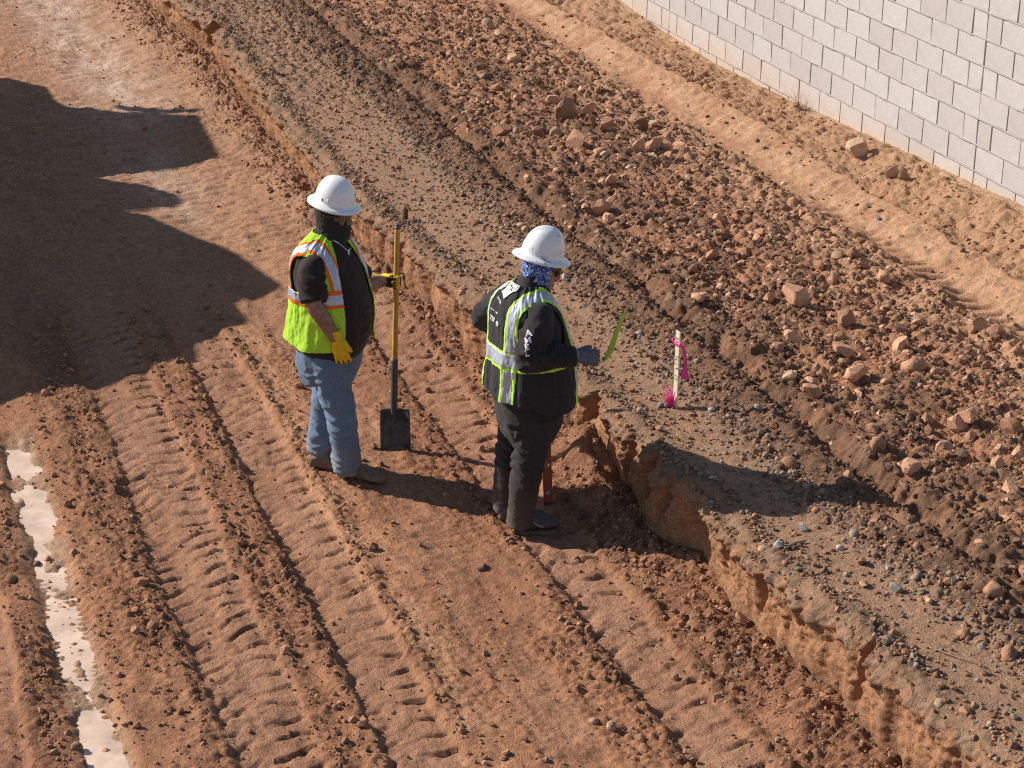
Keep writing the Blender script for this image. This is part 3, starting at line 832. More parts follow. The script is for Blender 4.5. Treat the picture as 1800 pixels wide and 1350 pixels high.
# ----------------------------------------------------------------- puddle
m, nt, b = new_mat('silty_sky_water')
vary(nt, b, rgb(nt, (.74, .53, .39)), 5.0, .62, 1.12)  # pale silt, with the bright sky reflection put into this base colour
b.inputs['Roughness'].default_value = .30; b.inputs['Specular IOR Level'].default_value = .4
bumps(nt, b, [(12.0, .04, .01)])
px_ = np.linspace(1.0, 6.4, 300); py_ = np.linspace(-7.66, -7.16, 40)
Xp, Yp = np.meshgrid(px_, py_)
me = mesh_np('puddle', np.stack([Xp, Yp, Xp * 0 - .803], -1).reshape(-1, 3), grid_faces(40, 300), m)
tag(obj('puddle', me), 'silty water with pale sky reflection in its colour, in the wheel rut at the left', kind='structure')

# ----------------------------------------------------------------- dump truck outside the frame whose shadow falls on the floor
truck = empty('dump_truck', (-5.5, -9.9, -.75))
tag(truck, 'yellow dump truck parked left of the picture that throws the big shadow', 'truck')
M_YEL = plain_mat('truck_paint', (.62, .36, .04), .45, .5, (3.0, .85, 1.05))
M_BLK = plain_mat('black_rubber', (.03, .03, .03), .85, .3, (20.0, .7, 1.3))
M_STEEL = plain_mat('dull_steel', (.20, .19, .18), .5, .5, (8.0, .7, 1.2), metal=.6)
M_GLASS = plain_mat('dark_glass', (.02, .025, .03), .08, .6)
TZ = -.75
def prism(name, pts, y0, y1, mat, parent, bev=.03):
    bm = bmesh.new()
    a = [bm.verts.new((x, y1, h)) for x, h in pts]; c_ = [bm.verts.new((x, y0, h)) for x, h in pts]
    bm.faces.new(a); bm.faces.new(c_[::-1])
    for i in range(len(pts)):
        j = (i + 1) % len(pts); bm.faces.new((a[j], a[i], c_[i], c_[j]))
    bmesh.ops.recalc_face_normals(bm, faces=bm.faces[:])
    if bev: bmesh.ops.bevel(bm, geom=bm.edges[:], offset=bev, segments=2, affect='EDGES')
    me = bpy.data.meshes.new(name); bm.to_mesh(me); bm.free(); me.materials.append(mat)
    o = obj(name, me, parent); o.location = (5.5, 9.9, 0) ; return o
YN, YFAR = -8.9, -11.4
prism('chassis', [(-10.1, .75), (-1.2, .75), (-1.2, 1.25), (-10.1, 1.25)], YFAR + .5, YN - .4, M_BLK, truck)
prism('hood', [(-10.3, .8), (-9.2, .8), (-9.2, 2.28), (-9.45, 2.22), (-10.05, 2.2), (-10.3, 1.9)], YFAR + .2, YN, M_YEL, truck)
cab = prism('cab', [(-9.25, .8), (-7.3, .8), (-7.15, 2.2), (-7.2, 2.75), (-7.55, 3.2), (-9.1, 3.28), (-9.2, 2.75)], YFAR + .2, YN, M_YEL, truck)
o = prism('window', [(-8.9, 2.1), (-7.6, 2.1), (-7.75, 2.95), (-8.8, 2.95)], YN - .01, YN + .015, M_GLASS, cab, 0); o.location = (0, 0, 0)
prism('side_tank', [(-7.35, .55), (-5.3, .55), (-5.3, 2.2), (-6.5, 2.24), (-7.35, 2.2)], YFAR + .4, YN - .05, M_STEEL, truck)
prism('air_filter', [(-6.62, 2.15), (-6.48, 2.55), (-6.28, 2.74), (-6.05, 2.72), (-5.85, 2.58), (-5.7, 2.3), (-5.6, 2.15)], YN - .6, YN - .02, M_YEL, truck)
prism('dump_bed', [(-5.45, 1.1), (-1.0, 1.0), (-.45, 1.1), (-1.4, 1.8), (-2.0, 2.25), (-2.4, 2.28), (-3.05, 2.66), (-3.45, 2.66), (-3.9, 3.02), (-4.25, 2.94), (-4.7, 2.86), (-5.25, 2.58), (-5.6, 2.42)], YFAR, YN, M_YEL, truck)
prism('mirror_arm', [(-9.34, 2.70), (-9.20, 3.0), (-9.26, 3.36), (-9.32, 3.36), (-9.36, 3.0), (-9.5, 2.72)], YN - .10, YN - .02, M_BLK, truck, .008)
def wheel(x, y):
    prof = [(.28, -.22), (.62, -.24), (.70, -.18), (.70, .18), (.62, .24), (.28, .22)]
    bm = bmesh.new(); n = 28; rings = []
    for i in range(n):
        a = 2 * math.pi * i / n
        rings.append([bm.verts.new((r * math.cos(a), yy, r * math.sin(a))) for r, yy in prof])
    for i in range(n):
        A, B = rings[i], rings[(i + 1) % n]
        for j in range(len(prof) - 1): bm.faces.new((A[j], B[j], B[j + 1], A[j + 1]))
    me = bpy.data.meshes.new('tyre'); bm.to_mesh(me); bm.free(); me.materials.append(M_BLK)
    wq = obj('wheel', me, truck); wq.location = (x + 5.5, y + 9.9, .70)
    bm = bmesh.new(); bmesh.ops.create_cone(bm, cap_ends=True, segments=24, radius1=.30, radius2=.26, depth=.36, matrix=Matrix.Rotation(math.pi / 2, 4, 'X'))
    me = bpy.data.meshes.new('rim'); bm.to_mesh(me); bm.free(); me.materials.append(M_YEL); obj('rim', me, wq)
for x in (-9.3, -3.6, -2.1):
    for y in (YN - .25, YFAR + .25): wheel(x, y)
# ----------------------------------------------------------------- figure tools
RV = np.array([.3168, .9485, 0.]); RV /= np.linalg.norm(RV)          # picture-right on the ground
CV = np.array([RV[1], -RV[0], 0.])                                   # towards the viewer on the ground
ZV = np.array([0, 0, 1.])
def to_xyz(A):
    A = np.asarray(A, float)
    return A[..., :1] * RV + A[..., 1:2] * CV + A[..., 2:3] * ZV
class Fig:
    def __init__(s, px, py, z):
        s.G = on_z(px, py, z)
    def P(s, px, py, d=0.0):
        r = ray(px, py); t = (d + s.G @ CV - CL @ CV) / (r @ CV)
        X = CL + t * r - s.G
        return np.array([X @ RV, d, X[2]])
def crom(P, m):
    P = np.asarray(P, float)
    if P.ndim == 1: P = P[:, None]
    n = len(P)
    t = np.linspace(0, n - 1, m); i = np.clip(t.astype(int), 0, n - 2); f = (t - i)[:, None]
    Q = np.concatenate([2 * P[:1] - P[1:2], P, 2 * P[-1:] - P[-2:-1]])
    a, b_, c_, d_ = Q[i], Q[i + 1], Q[i + 2], Q[i + 3]
    return .5 * (2 * b_ + (c_ - a) * f + (2 * a - 5 * b_ + 4 * c_ - d_) * f ** 2 + (3 * b_ - a - 3 * c_ + d_) * f ** 3)
def close_grid(Gd):
    """(m,n,3) rings -> closed triangle mesh with end caps"""
    m, n, _ = Gd.shape
    V = np.concatenate([Gd.reshape(-1, 3), Gd[0].mean(0)[None], Gd[-1].mean(0)[None]])
    i = np.arange(m - 1)[:, None] * n; j = np.arange(n)[None]; k = (j + 1) % n
    a, b_, c_, d_ = i + j, i + k, i + n + k, i + n + j
    F = np.concatenate([np.stack([a, b_, c_], -1).reshape(-1, 3), np.stack([a, c_, d_], -1).reshape(-1, 3)])
    j = np.arange(n); k = (j + 1) % n
    F = np.concatenate([F, np.stack([k, j, np.full(n, m * n)], -1), np.stack([j + (m - 1) * n, k + (m - 1) * n, np.full(n, m * n + 1)], -1)])
    return V, F
def tube(pts, rad, ref=(0, 1, 0), n=24, per=7, p=2.0):
    pts = np.asarray(pts, float); m = (len(pts) - 1) * per + 1
    rad = np.array([(r, r) if np.isscalar(r) else r for r in rad], float)
    C = crom(pts, m); R_ = np.maximum(crom(rad, m), 1e-4)
    T = np.gradient(C, axis=0); T /= np.linalg.norm(T, axis=1, keepdims=True) + 1e-12
    ref = np.asarray(ref, float)
    S_ = np.cross(T, ref); S_ /= np.linalg.norm(S_, axis=1, keepdims=True) + 1e-12
    U_ = np.cross(S_, T)
    th = np.linspace(0, 2 * np.pi, n, endpoint=False)
    ct, st = np.cos(th), np.sin(th)
    e = 2 / p
    ct = np.sign(ct) * np.abs(ct) ** e; st = np.sign(st) * np.abs(st) ** e
    Gd = C[:, None] + S_[:, None] * (R_[:, :1] * ct)[..., None] + U_[:, None] * (R_[:, 1:] * st)[..., None]
    # rounded ends
    return close_grid(Gd)
def ball(c, r, n=16):
    r = np.ones(3) * np.asarray(r)
    V, F = ICO3
    return V * r + np.asarray(c), F
def rings(st, fwd, n=48, m=40):
    """st rows: z, ca, cd, w, front, back, p -> grid (m,n,3) and lateral coordinate"""
    S_ = crom(np.array(st, float), m)
    f = np.array([fwd[0], fwd[1], 0.]); f /= np.linalg.norm(f); l = np.array([f[1], -f[0], 0.])
    th = np.linspace(0, 2 * np.pi, n, endpoint=False); ct, st_ = np.cos(th), np.sin(th)
    e = (2 / S_[:, 6])[:, None]
    c_ = np.sign(ct) * np.abs(ct) ** e; s_ = np.sign(st_) * np.abs(st_) ** e
    lat = S_[:, 3:4] * c_; fa = np.where(s_ >= 0, S_[:, 4:5], S_[:, 5:6]) * s_
    C = np.stack([S_[:, 1], S_[:, 2], S_[:, 0]], -1)
    return C[:, None] + lat[..., None] * l + fa[..., None] * f, lat, fa, np.repeat(S_[:, :1], n, 1)
def fix_orient(V, F):
    v = V[F[:, :3]]
    vol = np.einsum('ij,ij->i', v[:, 0], np.cross(v[:, 1], v[:, 2])).sum()
    return F[:, ::-1] if vol < 0 else F
def fused(parts, vox, smooth=4, fac=.5):
    """union of closed lofts as one continuous skin, in root space"""
    Vs, Fs, o_ = [], [], 0
    for V, F in parts:
        X = to_xyz(V); F = fix_orient(X, F); Vs.append(X); Fs.append(F + o_); o_ += len(V)
    me = mesh_np('tmp', np.concatenate(Vs), np.concatenate(Fs))
    o = obj('tmp', me)
    md = o.modifiers.new('r', 'REMESH'); md.mode = 'VOXEL'; md.voxel_size = vox; md.adaptivity = 0
    if smooth:
        sm = o.modifiers.new('s', 'SMOOTH'); sm.iterations = smooth; sm.factor = fac
    dg = bpy.context.evaluated_depsgraph_get(); dg.update()
    m2 = bpy.data.meshes.new_from_object(o.evaluated_get(dg))
    bpy.data.objects.remove(o); bpy.data.meshes.remove(me)
    m2.polygons.foreach_set('use_smooth', np.ones(len(m2.polygons), bool))
    return m2
def get_vn(me):
    n = len(me.vertices); V = np.empty(n * 3, np.float32); me.vertices.foreach_get('co', V)
    Nn = np.empty(n * 3, np.float32); me.vertex_normals.foreach_get('vector', Nn)
    return V.reshape(-1, 3), Nn.reshape(-1, 3)
def p3(V, s, seed, st=(1, 1, 1)):
    x, y, z = V[:, 0] * s * st[0], V[:, 1] * s * st[1], V[:, 2] * s * st[2]
    return (perlin(x + .37 * z, y + .61 * z, seed) + perlin(y + 1.7, z + .4 * x, seed + 1) + perlin(z + 4.1, x + .3 * y, seed + 2)) * .6
def displace(me, fn):
    V, Nn = get_vn(me)
    V2 = V + Nn * fn(V, Nn)[:, None]
    me.vertices.foreach_set('co', V2.astype(np.float32).ravel()); me.update()
    return me
def ridged(a): return 1 - 2 * np.abs(a)
def put(name, me, mat, parent, label=None):
    me.materials.clear(); me.materials.append(mat)
    o = obj(name, me, parent)
    if label: o['label'] = label
    return o
def grid_normals(X):
    """X (m,n,3) wrapped in n"""
    du = np.roll(X, -1, 1) - np.roll(X, 1, 1); dv = np.gradient(X, axis=0)
    Nn = np.cross(du, dv); Nn /= np.linalg.norm(Nn, axis=-1, keepdims=True) + 1e-12
    cen = X.mean(1, keepdims=True)
    if ((X - cen) * Nn).sum() < 0: Nn = -Nn
    return Nn
def grid_piece(name, X, Nn, fm, off, mat, parent, thick=0, label=None):
    """faces of the wrapped grid X selected by fm (m-1,n)"""
    m, n, _ = X.shape
    Y = (X + Nn * off).reshape(-1, 3)
    i = np.arange(m - 1)[:, None] * n; j = np.arange(n)[None]; k = (j + 1) % n
    F = np.stack([i + j, i + k, i + n + k, i + n + j], -1)[fm]
    if not len(F): return None
    used, inv = np.unique(F, return_inverse=True); F = inv.reshape(F.shape)
    V = Y[used]
    v = V[F]; fn = np.cross(v[:, 1] - v[:, 0], v[:, 3] - v[:, 0])
    nn = Nn.reshape(-1, 3)[used][F[:, 0]]
    if (fn * nn).sum() < 0: F = F[:, ::-1]
    me = mesh_np(name, V, F, mat)
    o = obj(name, me, parent)
    if thick:
        sd_ = o.modifiers.new('t', 'SOLIDIFY'); sd_.thickness = thick; sd_.offset = -1
    if label: o['label'] = label
    return o
def fc(A):
    """vertex grid -> face grid average"""
    B = (A[:-1] + A[1:]) / 2
    return (B + np.roll(B, -1, 1)) / 2

def cloth_mat(name, c, scale=420.0, rough=.92, lo=.82, hi=1.12, bump=.25, dust=None):
    m, nt, b = new_mat(name)
    c1 = vary(nt, b, rgb(nt, c), 6.0, .86, 1.1)
    if dust:
        tc = nt.nodes.new('ShaderNodeTexCoord'); nz = N(nt, 'ShaderNodeTexNoise', Scale=5.0, Detail=6.0, Roughness=.7); nt.links.new(tc.outputs['Object'], nz.inputs['Vector'])
        sp = nt.nodes.new('ShaderNodeSeparateXYZ'); nt.links.new(tc.outputs['Object'], sp.inputs[0])
        hm = N(nt, 'ShaderNodeMapRange'); nt.links.new(sp.outputs['Z'], hm.inputs[0])
        hm.inputs[1].default_value = .0; hm.inputs[2].default_value = dust[1]; hm.inputs[3].default_value = .9; hm.inputs[4].default_value = .0
        ml = N(nt, 'ShaderNodeMath', operation='MULTIPLY'); nt.links.new(hm.outputs[0], ml.inputs[0]); nt.links.new(nz.outputs[0], ml.inputs[1])
        mxx = nt.nodes.new('ShaderNodeMix'); mxx.data_type = 'RGBA'; nt.links.new(ml.outputs[0], mxx.inputs[0]); nt.links.new(c1, mxx.inputs[6]); mxx.inputs[7].default_value = (*dust[0], 1)
        c1 = mxx.outputs[2]
    vary(nt, b, c1, scale, lo, hi)
    b.inputs['Roughness'].default_value = rough; b.inputs['Specular IOR Level'].default_value = .2
    b.inputs['Sheen Weight'].default_value = .08; b.inputs['Sheen Roughness'].default_value = .5
    bumps(nt, b, [(scale, bump, .002), (34.0, .25, .006)])
    return m
M_SKIN = plain_mat('skin', (.36, .19, .125), .55, .4, (30.0, .8, 1.15), [(200.0, .2, .002)])
M_SKIN_T = plain_mat('inked_skin', (.30, .165, .115), .55, .4, (28.0, .45, 1.2), [(200.0, .2, .002)])
M_JEAN = cloth_mat('denim', (.13, .185, .27), 700.0, dust=((.36, .25, .17), .30))
M_BLACK = cloth_mat('black_cloth', (.030, .026, .026))
M_BROWNB = cloth_mat('faded_black_cotton', (.034, .022, .021))
M_TROU = cloth_mat('charcoal_trousers', (.034, .029, .029), dust=((.22, .15, .11), .40))
M_NEON = cloth_mat('neon_mesh', (.42, .70, .045), 800.0, lo=.85, hi=1.1)
M_LIME = plain_mat('lime_edging', (.50, .85, .08), .8, .2, (300.0, .85, 1.1))
M_ORNG = plain_mat('orange_edging', (.85, .15, .02), .8, .2, (300.0, .85, 1.1))
M_SILV = plain_mat('silver_tape', (.46, .50, .56), .38, .5, (60.0, .88, 1.08), metal=.25)
M_VBLK = cloth_mat('black_vest_cloth', (.030, .028, .030), 600.0)
M_HAT = plain_mat('white_helmet_plastic', (.80, .80, .80), .32, .5, (11.0, .94, 1.02))
m, nt, b = new_mat('scuffed_helmet_plastic')
tc = nt.nodes.new('ShaderNodeTexCoord'); nz = N(nt, 'ShaderNodeTexNoise', Scale=14.0, Detail=7.0, Roughness=.75); nt.links.new(tc.outputs['Object'], nz.inputs['Vector'])
cr_ = nt.nodes.new('ShaderNodeValToRGB'); cr_.color_ramp.elements[0].position = .385; cr_.color_ramp.elements[1].position = .45
cr_.color_ramp.elements[0].color = (.38, .37, .37, 1); cr_.color_ramp.elements[1].color = (.78, .78, .78, 1)
nt.links.new(nz.outputs[0], cr_.inputs[0]); nt.links.new(cr_.outputs[0], b.inputs['Base Color']); b.inputs['Roughness'].default_value = .36
M_HAT2 = m
M_GLY = plain_mat('yellow_glove', (.72, .47, .02), .8, .3, (40.0, .8, 1.12), [(300.0, .3, .002)])
M_GLD = plain_mat('dark_palm', (.03, .03, .03), .7, .3, (60.0, .7, 1.2))
M_GLG = plain_mat('grey_glove', (.11, .11, .13), .75, .3, (50.0, .7, 1.3), [(300.0, .3, .002)])
M_CUFF = plain_mat('light_cuff', (.26, .26, .31), .8, .3, (80.0, .85, 1.1))
M_BOOT = plain_mat('dusty_boot_leather', (.20, .13, .085), .8, .3, (24.0, .6, 1.25), [(90.0, .3, .004)])
M_SHOE = plain_mat('dusty_grey_shoe', (.125, .105, .095), .8, .3, (24.0, .65, 1.25), [(120.0, .3, .003)])
M_SOLE = plain_mat('worn_sole', (.26, .17, .11), .9, .2, (40.0, .7, 1.2))
M_HAIR = plain_mat('dark_hair', (.025, .018, .014), .6, .3, (200.0, .5, 1.5))
M_LENS = plain_mat('dark_lens', (.012, .012, .016), .12, .6)
M_CLEAR = plain_mat('smoky_lens', (.10, .075, .06), .12, .6)
M_WHT = plain_mat('white_print', (.72, .70, .70), .8, .2)
m, nt, b = new_mat('blue_patterned_cloth')
tc = nt.nodes.new('ShaderNodeTexCoord'); nz = N(nt, 'ShaderNodeTexNoise', Scale=52.0, Detail=3.0, Distortion=2.2); nt.links.new(tc.outputs['Object'], nz.inputs['Vector'])
cr_ = nt.nodes.new('ShaderNodeValToRGB'); cr_.color_ramp.interpolation = 'LINEAR'
cr_.color_ramp.elements[0].position = .40; cr_.color_ramp.elements[0].color = (.010, .018, .09, 1); cr_.color_ramp.elements[1].position = .66; cr_.color_ramp.elements[1].color = (.62, .70, .82, 1)
e_ = cr_.color_ramp.elements.new(.52); e_.color = (.03, .11, .42, 1)
nt.links.new(nz.outputs[0], cr_.inputs[0]); nt.links.new(cr_.outputs[0], b.inputs['Base Color']); b.inputs['Roughness'].default_value = .85
M_BUFF = m

def helmet(fig, root, c, fwd, tilt, rl, rw, hh, brim, mat, label):
    """full brim hard hat: dome with ridges, flared brim, headband; c brim centre (adz), tilt pitches the front down"""
    n, md = 96, 26
    th = np.linspace(0, 2 * np.pi, n, endpoint=False)
    f = np.array([fwd[0], fwd[1], 0.]); f /= np.linalg.norm(f); l = np.array([f[1], -f[0], 0.])
    f2 = f * math.cos(tilt) - np.array([0, 0, 1.]) * math.sin(tilt); u = np.array([0, 0, 1.]) * math.cos(tilt) + f * math.sin(tilt)
    prof = []                                                       # (scale along radius, brim fraction, height)
    for k in np.linspace(0, 1, md):
        a = k * np.pi / 2
        prof.append((np.cos(a) ** .86, 0, hh * np.sin(a)))
    out = [(1.0, 1.0, -.014), (1.0, .96, -.010), (1.0, .75, -.004), (1.0, .45, .001), (1.0, .2, .004), (1.0, .05, .010)]
    P = out + [(s, 0, .012 + h) for s, _, h in prof]
    inner = [(1.0, .96, -.019), (.99, .4, -.010), (.96, 0, -.004), (.95, 0, .03), (.90, 0, .06)]
    P = inner[::-1] + P
    X = np.empty((len(P), n, 3))
    for i, (s, bf, h) in enumerate(P):
        ridge = 1 + .020 * np.exp(-((np.abs(np.sin(th)) - 0) / .16) ** 2) * (h > .03) * (np.cos(th) > -2) * 0
        cl, cw = rl * s + bf * brim * 1.12, rw * s + bf * brim
        # raised crown ridge front to back
        bump_ = .0055 * np.exp(-((rw * s * np.sin(th)) / .018) ** 2) * sstep(.02, .06, np.array(h)) * (s < .995)
        X[i] = np.asarray(c) + (cl * np.cos(th))[:, None] * f2 + (cw * np.sin(th))[:, None] * l + (h + bump_)[:, None] * u
    V, F = close_grid(X)
    V = to_xyz(V); F = fix_orient(V, F)
    o = put('hard_hat', mesh_np('hard_hat', V, F), mat, root, label)
    band_ = np.empty((2, n, 3))
    for i, h in enumerate((-.035, .01)):
        band_[i] = np.asarray(c) + (rl * .86 * np.cos(th))[:, None] * f2 + (rw * .86 * np.sin(th))[:, None] * l + h * u
    Xb = to_xyz(band_); grid_piece('headband', Xb, grid_normals(Xb), np.ones((1, n), bool), 0, M_GLD, o, .003)
    return o

HEADP = [(-.150, .036, .060, .010), (-.128, .044, .086, .030), (-.105, .056, .094, .058), (-.075, .066, .094, .075), (-.045, .071, .092, .085), (-.015, .074, .088, .093), (.012, .0755, .086, .097), (.032, .077, .090, .098), (.055, .077, .096, .098), (.085, .073, .091, .096), (.112, .060, .072, .080), (.130, .040, .048, .054), (.138, .012, .014, .016)]
def head_parts(c, fwd, tilt=0.0, sc_=1.0, neck=None):
    f = np.array([fwd[0], fwd[1], 0.]); f /= np.linalg.norm(f); l = np.array([f[1], -f[0], 0.])
    def tr(V):                                                      # local lateral, forward, up -> adz with pitch
        V = np.asarray(V, float) * sc_
        fo = V[..., 1] * math.cos(tilt) + V[..., 2] * math.sin(tilt); up = -V[..., 1] * math.sin(tilt) + V[..., 2] * math.cos(tilt)
        return np.asarray(c) + V[..., :1] * l + fo[..., None] * f + up[..., None] * np.array([0, 0, 1.])
    st = [(z, 0, 0, w, fr, bk, 2.25) for z, w, fr, bk in HEADP]
    Gd, _, _, _ = rings(st, (0, 1), 48, 60)
    # rings() uses fwd=(0,1): forward axis = d, lateral axis = a
    parts = [close_grid(tr(Gd))]
    nose = tube([(0, .088, .030), (0, .100, .005), (0, .113, -.022), (0, .100, -.034)], [.008, .010, .013, .009], (1, 0, 0), 14)
    parts.append((tr(nose[0]), nose[1]))
    for s in (-1, 1):
        V, F = ball((s * .012, .099, -.026), (.009, .010, .008)); parts.append((tr(V), F))
        pass
        br = tube([(s * .012, .097, .044), (s * .035, .092, .048), (s * .058, .074, .042)], [.008, .008, .006], (0, 0, 1), 12); parts.append((tr(br[0]), br[1]))
        V, F = ball((s * .040, .074, -.015), (.022, .018, .018)); parts.append((tr(V), F))
    for z, yy, r in ((-.062, .098, .0068), (-.074, .096, .0075)):
        lp = tube([(-.024, yy - .012, z), (-.010, yy, z), (.010, yy, z), (.024, yy - .012, z)], [.003, r, r, .003], (0, 0, 1), 12); parts.append((tr(lp[0]), lp[1]))
    V, F = ball((0, .086, -.108), (.022, .016, .018)); parts.append((tr(V), F))
    return parts, tr

def hand(fig, root, name, wrist, dirv, pn, side, curls, mat, palm_mat=None, sz=1.0, spread=.10, thumb=(.55, .75, .25), tcurl=.5, cuff=None, cuff_mat=None, label=None, vox=.0036):
    x = np.asarray(dirv, float); x /= np.linalg.norm(x)
    n_ = np.asarray(pn, float); n_ -= x * (n_ @ x); n_ /= np.linalg.norm(n_)
    s = np.cross(x, n_); s *= np.sign(s @ np.asarray(side, float))
    W = np.asarray(wrist, float)
    L = lambda a, b_, c_: W + (x * a + s * b_ + n_ * c_) * sz
    parts = [tube([L(-.035, 0, 0), L(.0, 0, 0), L(.04, 0, .002), L(.075, 0, .004), L(.100, 0, .004)], [(.033, .029), (.030, .023), (.041, .020), (.045, .0175), (.040, .013)] if True else None, s, 22, 6, 2.4)]
    # tube() puts the first radius along T x ref, so give ref = palm normal
    parts = [tube([L(-.035, 0, 0), L(.0, 0, 0), L(.04, 0, .002), L(.075, 0, .004), L(.100, 0, .004)], np.array([(.033, .029), (.031, .024), (.041, .021), (.045, .018), (.040, .014)]) * sz, n_, 22, 6, 2.4)]
    for q, (off, ln, rr) in enumerate(((.033, .074, .0115), (.0115, .082, .0118), (-.0105, .076, .0112), (-.032, .060, .0102))):
        base = L(.092, off, .004); ang = 0.0; d = x + s * spread * (off / .03); d /= np.linalg.norm(d)
        pts = [L(.060, off * .9, .004), base]; rad = [rr, rr]
        cur = curls[q] if hasattr(curls[0], '__len__') else curls
        for seg, cu in zip((.46, .30, .24), cur):
            ang += cu
            v = d * math.cos(ang) + n_ * math.sin(ang); v /= np.linalg.norm(v)
            base = base + v * ln * seg * sz; pts.append(base); rad.append(rr * (1 - .08 * len(rad)) + .0008)
        parts.append(tube(pts, np.array(rad) * sz, s, 14, 4))
        parts.append((ICO2[0] * rad[-1] * sz + pts[-1], ICO2[1]))
    tb = L(.022, .032, .008); td = x * thumb[0] + s * thumb[1] + n_ * thumb[2]; td /= np.linalg.norm(td)
    t2 = tb + td * .040 * sz; td2 = td + x * tcurl + n_ * tcurl * .8; td2 /= np.linalg.norm(td2); t3 = t2 + td2 * .034 * sz
    parts.append(tube([L(.008, .012, .004), tb, t2, t3], np.array([.016, .0165, .0135, .0115]) * sz, n_, 14, 4)); parts.append((ICO2[0] * .0115 * sz + t3, ICO2[1]))
    me = fused(parts, vox, 2, .4)
    displace(me, lambda V, Nn: .0012 * p3(V, 70, 300))
    o = put(name, me, mat, root, label)
    if palm_mat:
        me.materials.append(palm_mat)
        pw = to_xyz(n_)
        fn = np.empty(len(me.polygons) * 3, np.float32); me.polygons.foreach_get('normal', fn)
        me.polygons.foreach_set('material_index', (fn.reshape(-1, 3) @ pw > .80).astype(np.int32)); me.update()
    if cuff:
        cm = fused([tube([L(-.062, 0, 0), L(-.045, 0, 0), L(-.015, 0, 0), L(.004, 0, 0)], np.array([(.040, .036), (.0405, .036), (.037, .032), (.035, .029)]) * sz * cuff, n_, 26, 5)], .004, 2)
        displace(cm, lambda V, Nn: .0015 * p3(V, 60, 310)); put('cuff', cm, cuff_mat or mat, o)
    return o

def boot(fig, root, heel, fwd, ank, mat, name='boot', ln=.30, label=None, shaft=.16, low=False):
    """heel: adz of the heel on the ground, fwd (a,d); ank: ankle point"""
    f = np.array([fwd[0], fwd[1], 0.]); f /= np.linalg.norm(f); l = np.array([f[1], -f[0], 0.]); z = np.array([0, 0, 1.])
    st = [(0.0, .024, .045, .055), (.015, .035, .052, .060), (.06, .038, .056, .062), (.11, .040, .054, .058), (.16, .045, .047, .048), (.21, .050, .038, .038), (.25, .046, .031, .031), (.28, .034, .024, .026), (.298, .014, .016, .018)]
    k = ln / .30
    S_ = crom(np.array(st), 40); th = np.linspace(0, 2 * np.pi, 28, endpoint=False)
    Gd = np.asarray(heel) + (S_[:, :1] * k)[..., None] * f + (S_[:, 1:2] * np.cos(th) * k)[..., None] * l + ((S_[:, 2:3] * 1.0 + .018 + np.where(np.sin(th) > 0, S_[:, 3:4], S_[:, 2:3] * .85) * np.sin(th)) * k)[..., None] * z
    parts = [close_grid(Gd)]
    a0 = np.asarray(heel) + f * .062 * k + z * .075
    ank = np.asarray(ank, float)
    parts.append(tube([a0, a0 * .6 + ank * .4 + z * .02, ank + z * (shaft - .10)], [(.048, .058), (.046, .052), (.047, .050)], l, 24, 6))
    me = fused(parts, .006, 3)
    displace(me, lambda V, Nn: .003 * p3(V, 30, 320) + .0015 * p3(V, 80, 323))
    o = put(name, me, mat, root, label)
    # sole
    tt = np.linspace(0, 2 * np.pi, 44, endpoint=False)
    xx = (np.cos(tt) + 1) / 2
    wd = np.interp(xx, [0, .06, .3, .55, .75, .92, 1], [.022, .036, .038, .043, .052, .040, .016]) * 1.06
    out = np.asarray(heel) + f * ((xx * .304 - .004) * k)[:, None] + l * (np.sign(np.sin(tt)) * wd * np.abs(np.sin(tt)) ** .35 * k)[:, None]
    Gs = np.stack([out + z * h for h in (-.006, .0, .010, .014)])
    V, F = close_grid(Gs); V = to_xyz(V); put('sole', mesh_np('sole', V, fix_orient(V, F), None, False), M_SOLE, o)
    return o

def text_on(root, name, body, size, mapper, mat, off=.0045, bold=.0, parent=None):
    cu = bpy.data.curves.new('t', 'FONT'); cu.body = body; cu.size = size; cu.align_x = 'CENTER'; cu.align_y = 'CENTER'; cu.offset = bold; cu.resolution_u = 3
    to = bpy.data.objects.new('t', cu); COL.objects.link(to)
    dg = bpy.context.evaluated_depsgraph_get(); dg.update()
    me = bpy.data.meshes.new_from_object(to.evaluated_get(dg)); bpy.data.objects.remove(to)
    bm = bmesh.new(); bm.from_mesh(me); bmesh.ops.triangulate(bm, faces=bm.faces[:])
    for v in bm.verts: v.co = Vector(mapper(v.co.x, v.co.y))
    bm.to_mesh(me); bm.free(); me.materials.append(mat)
    return obj(name, me, parent or root)

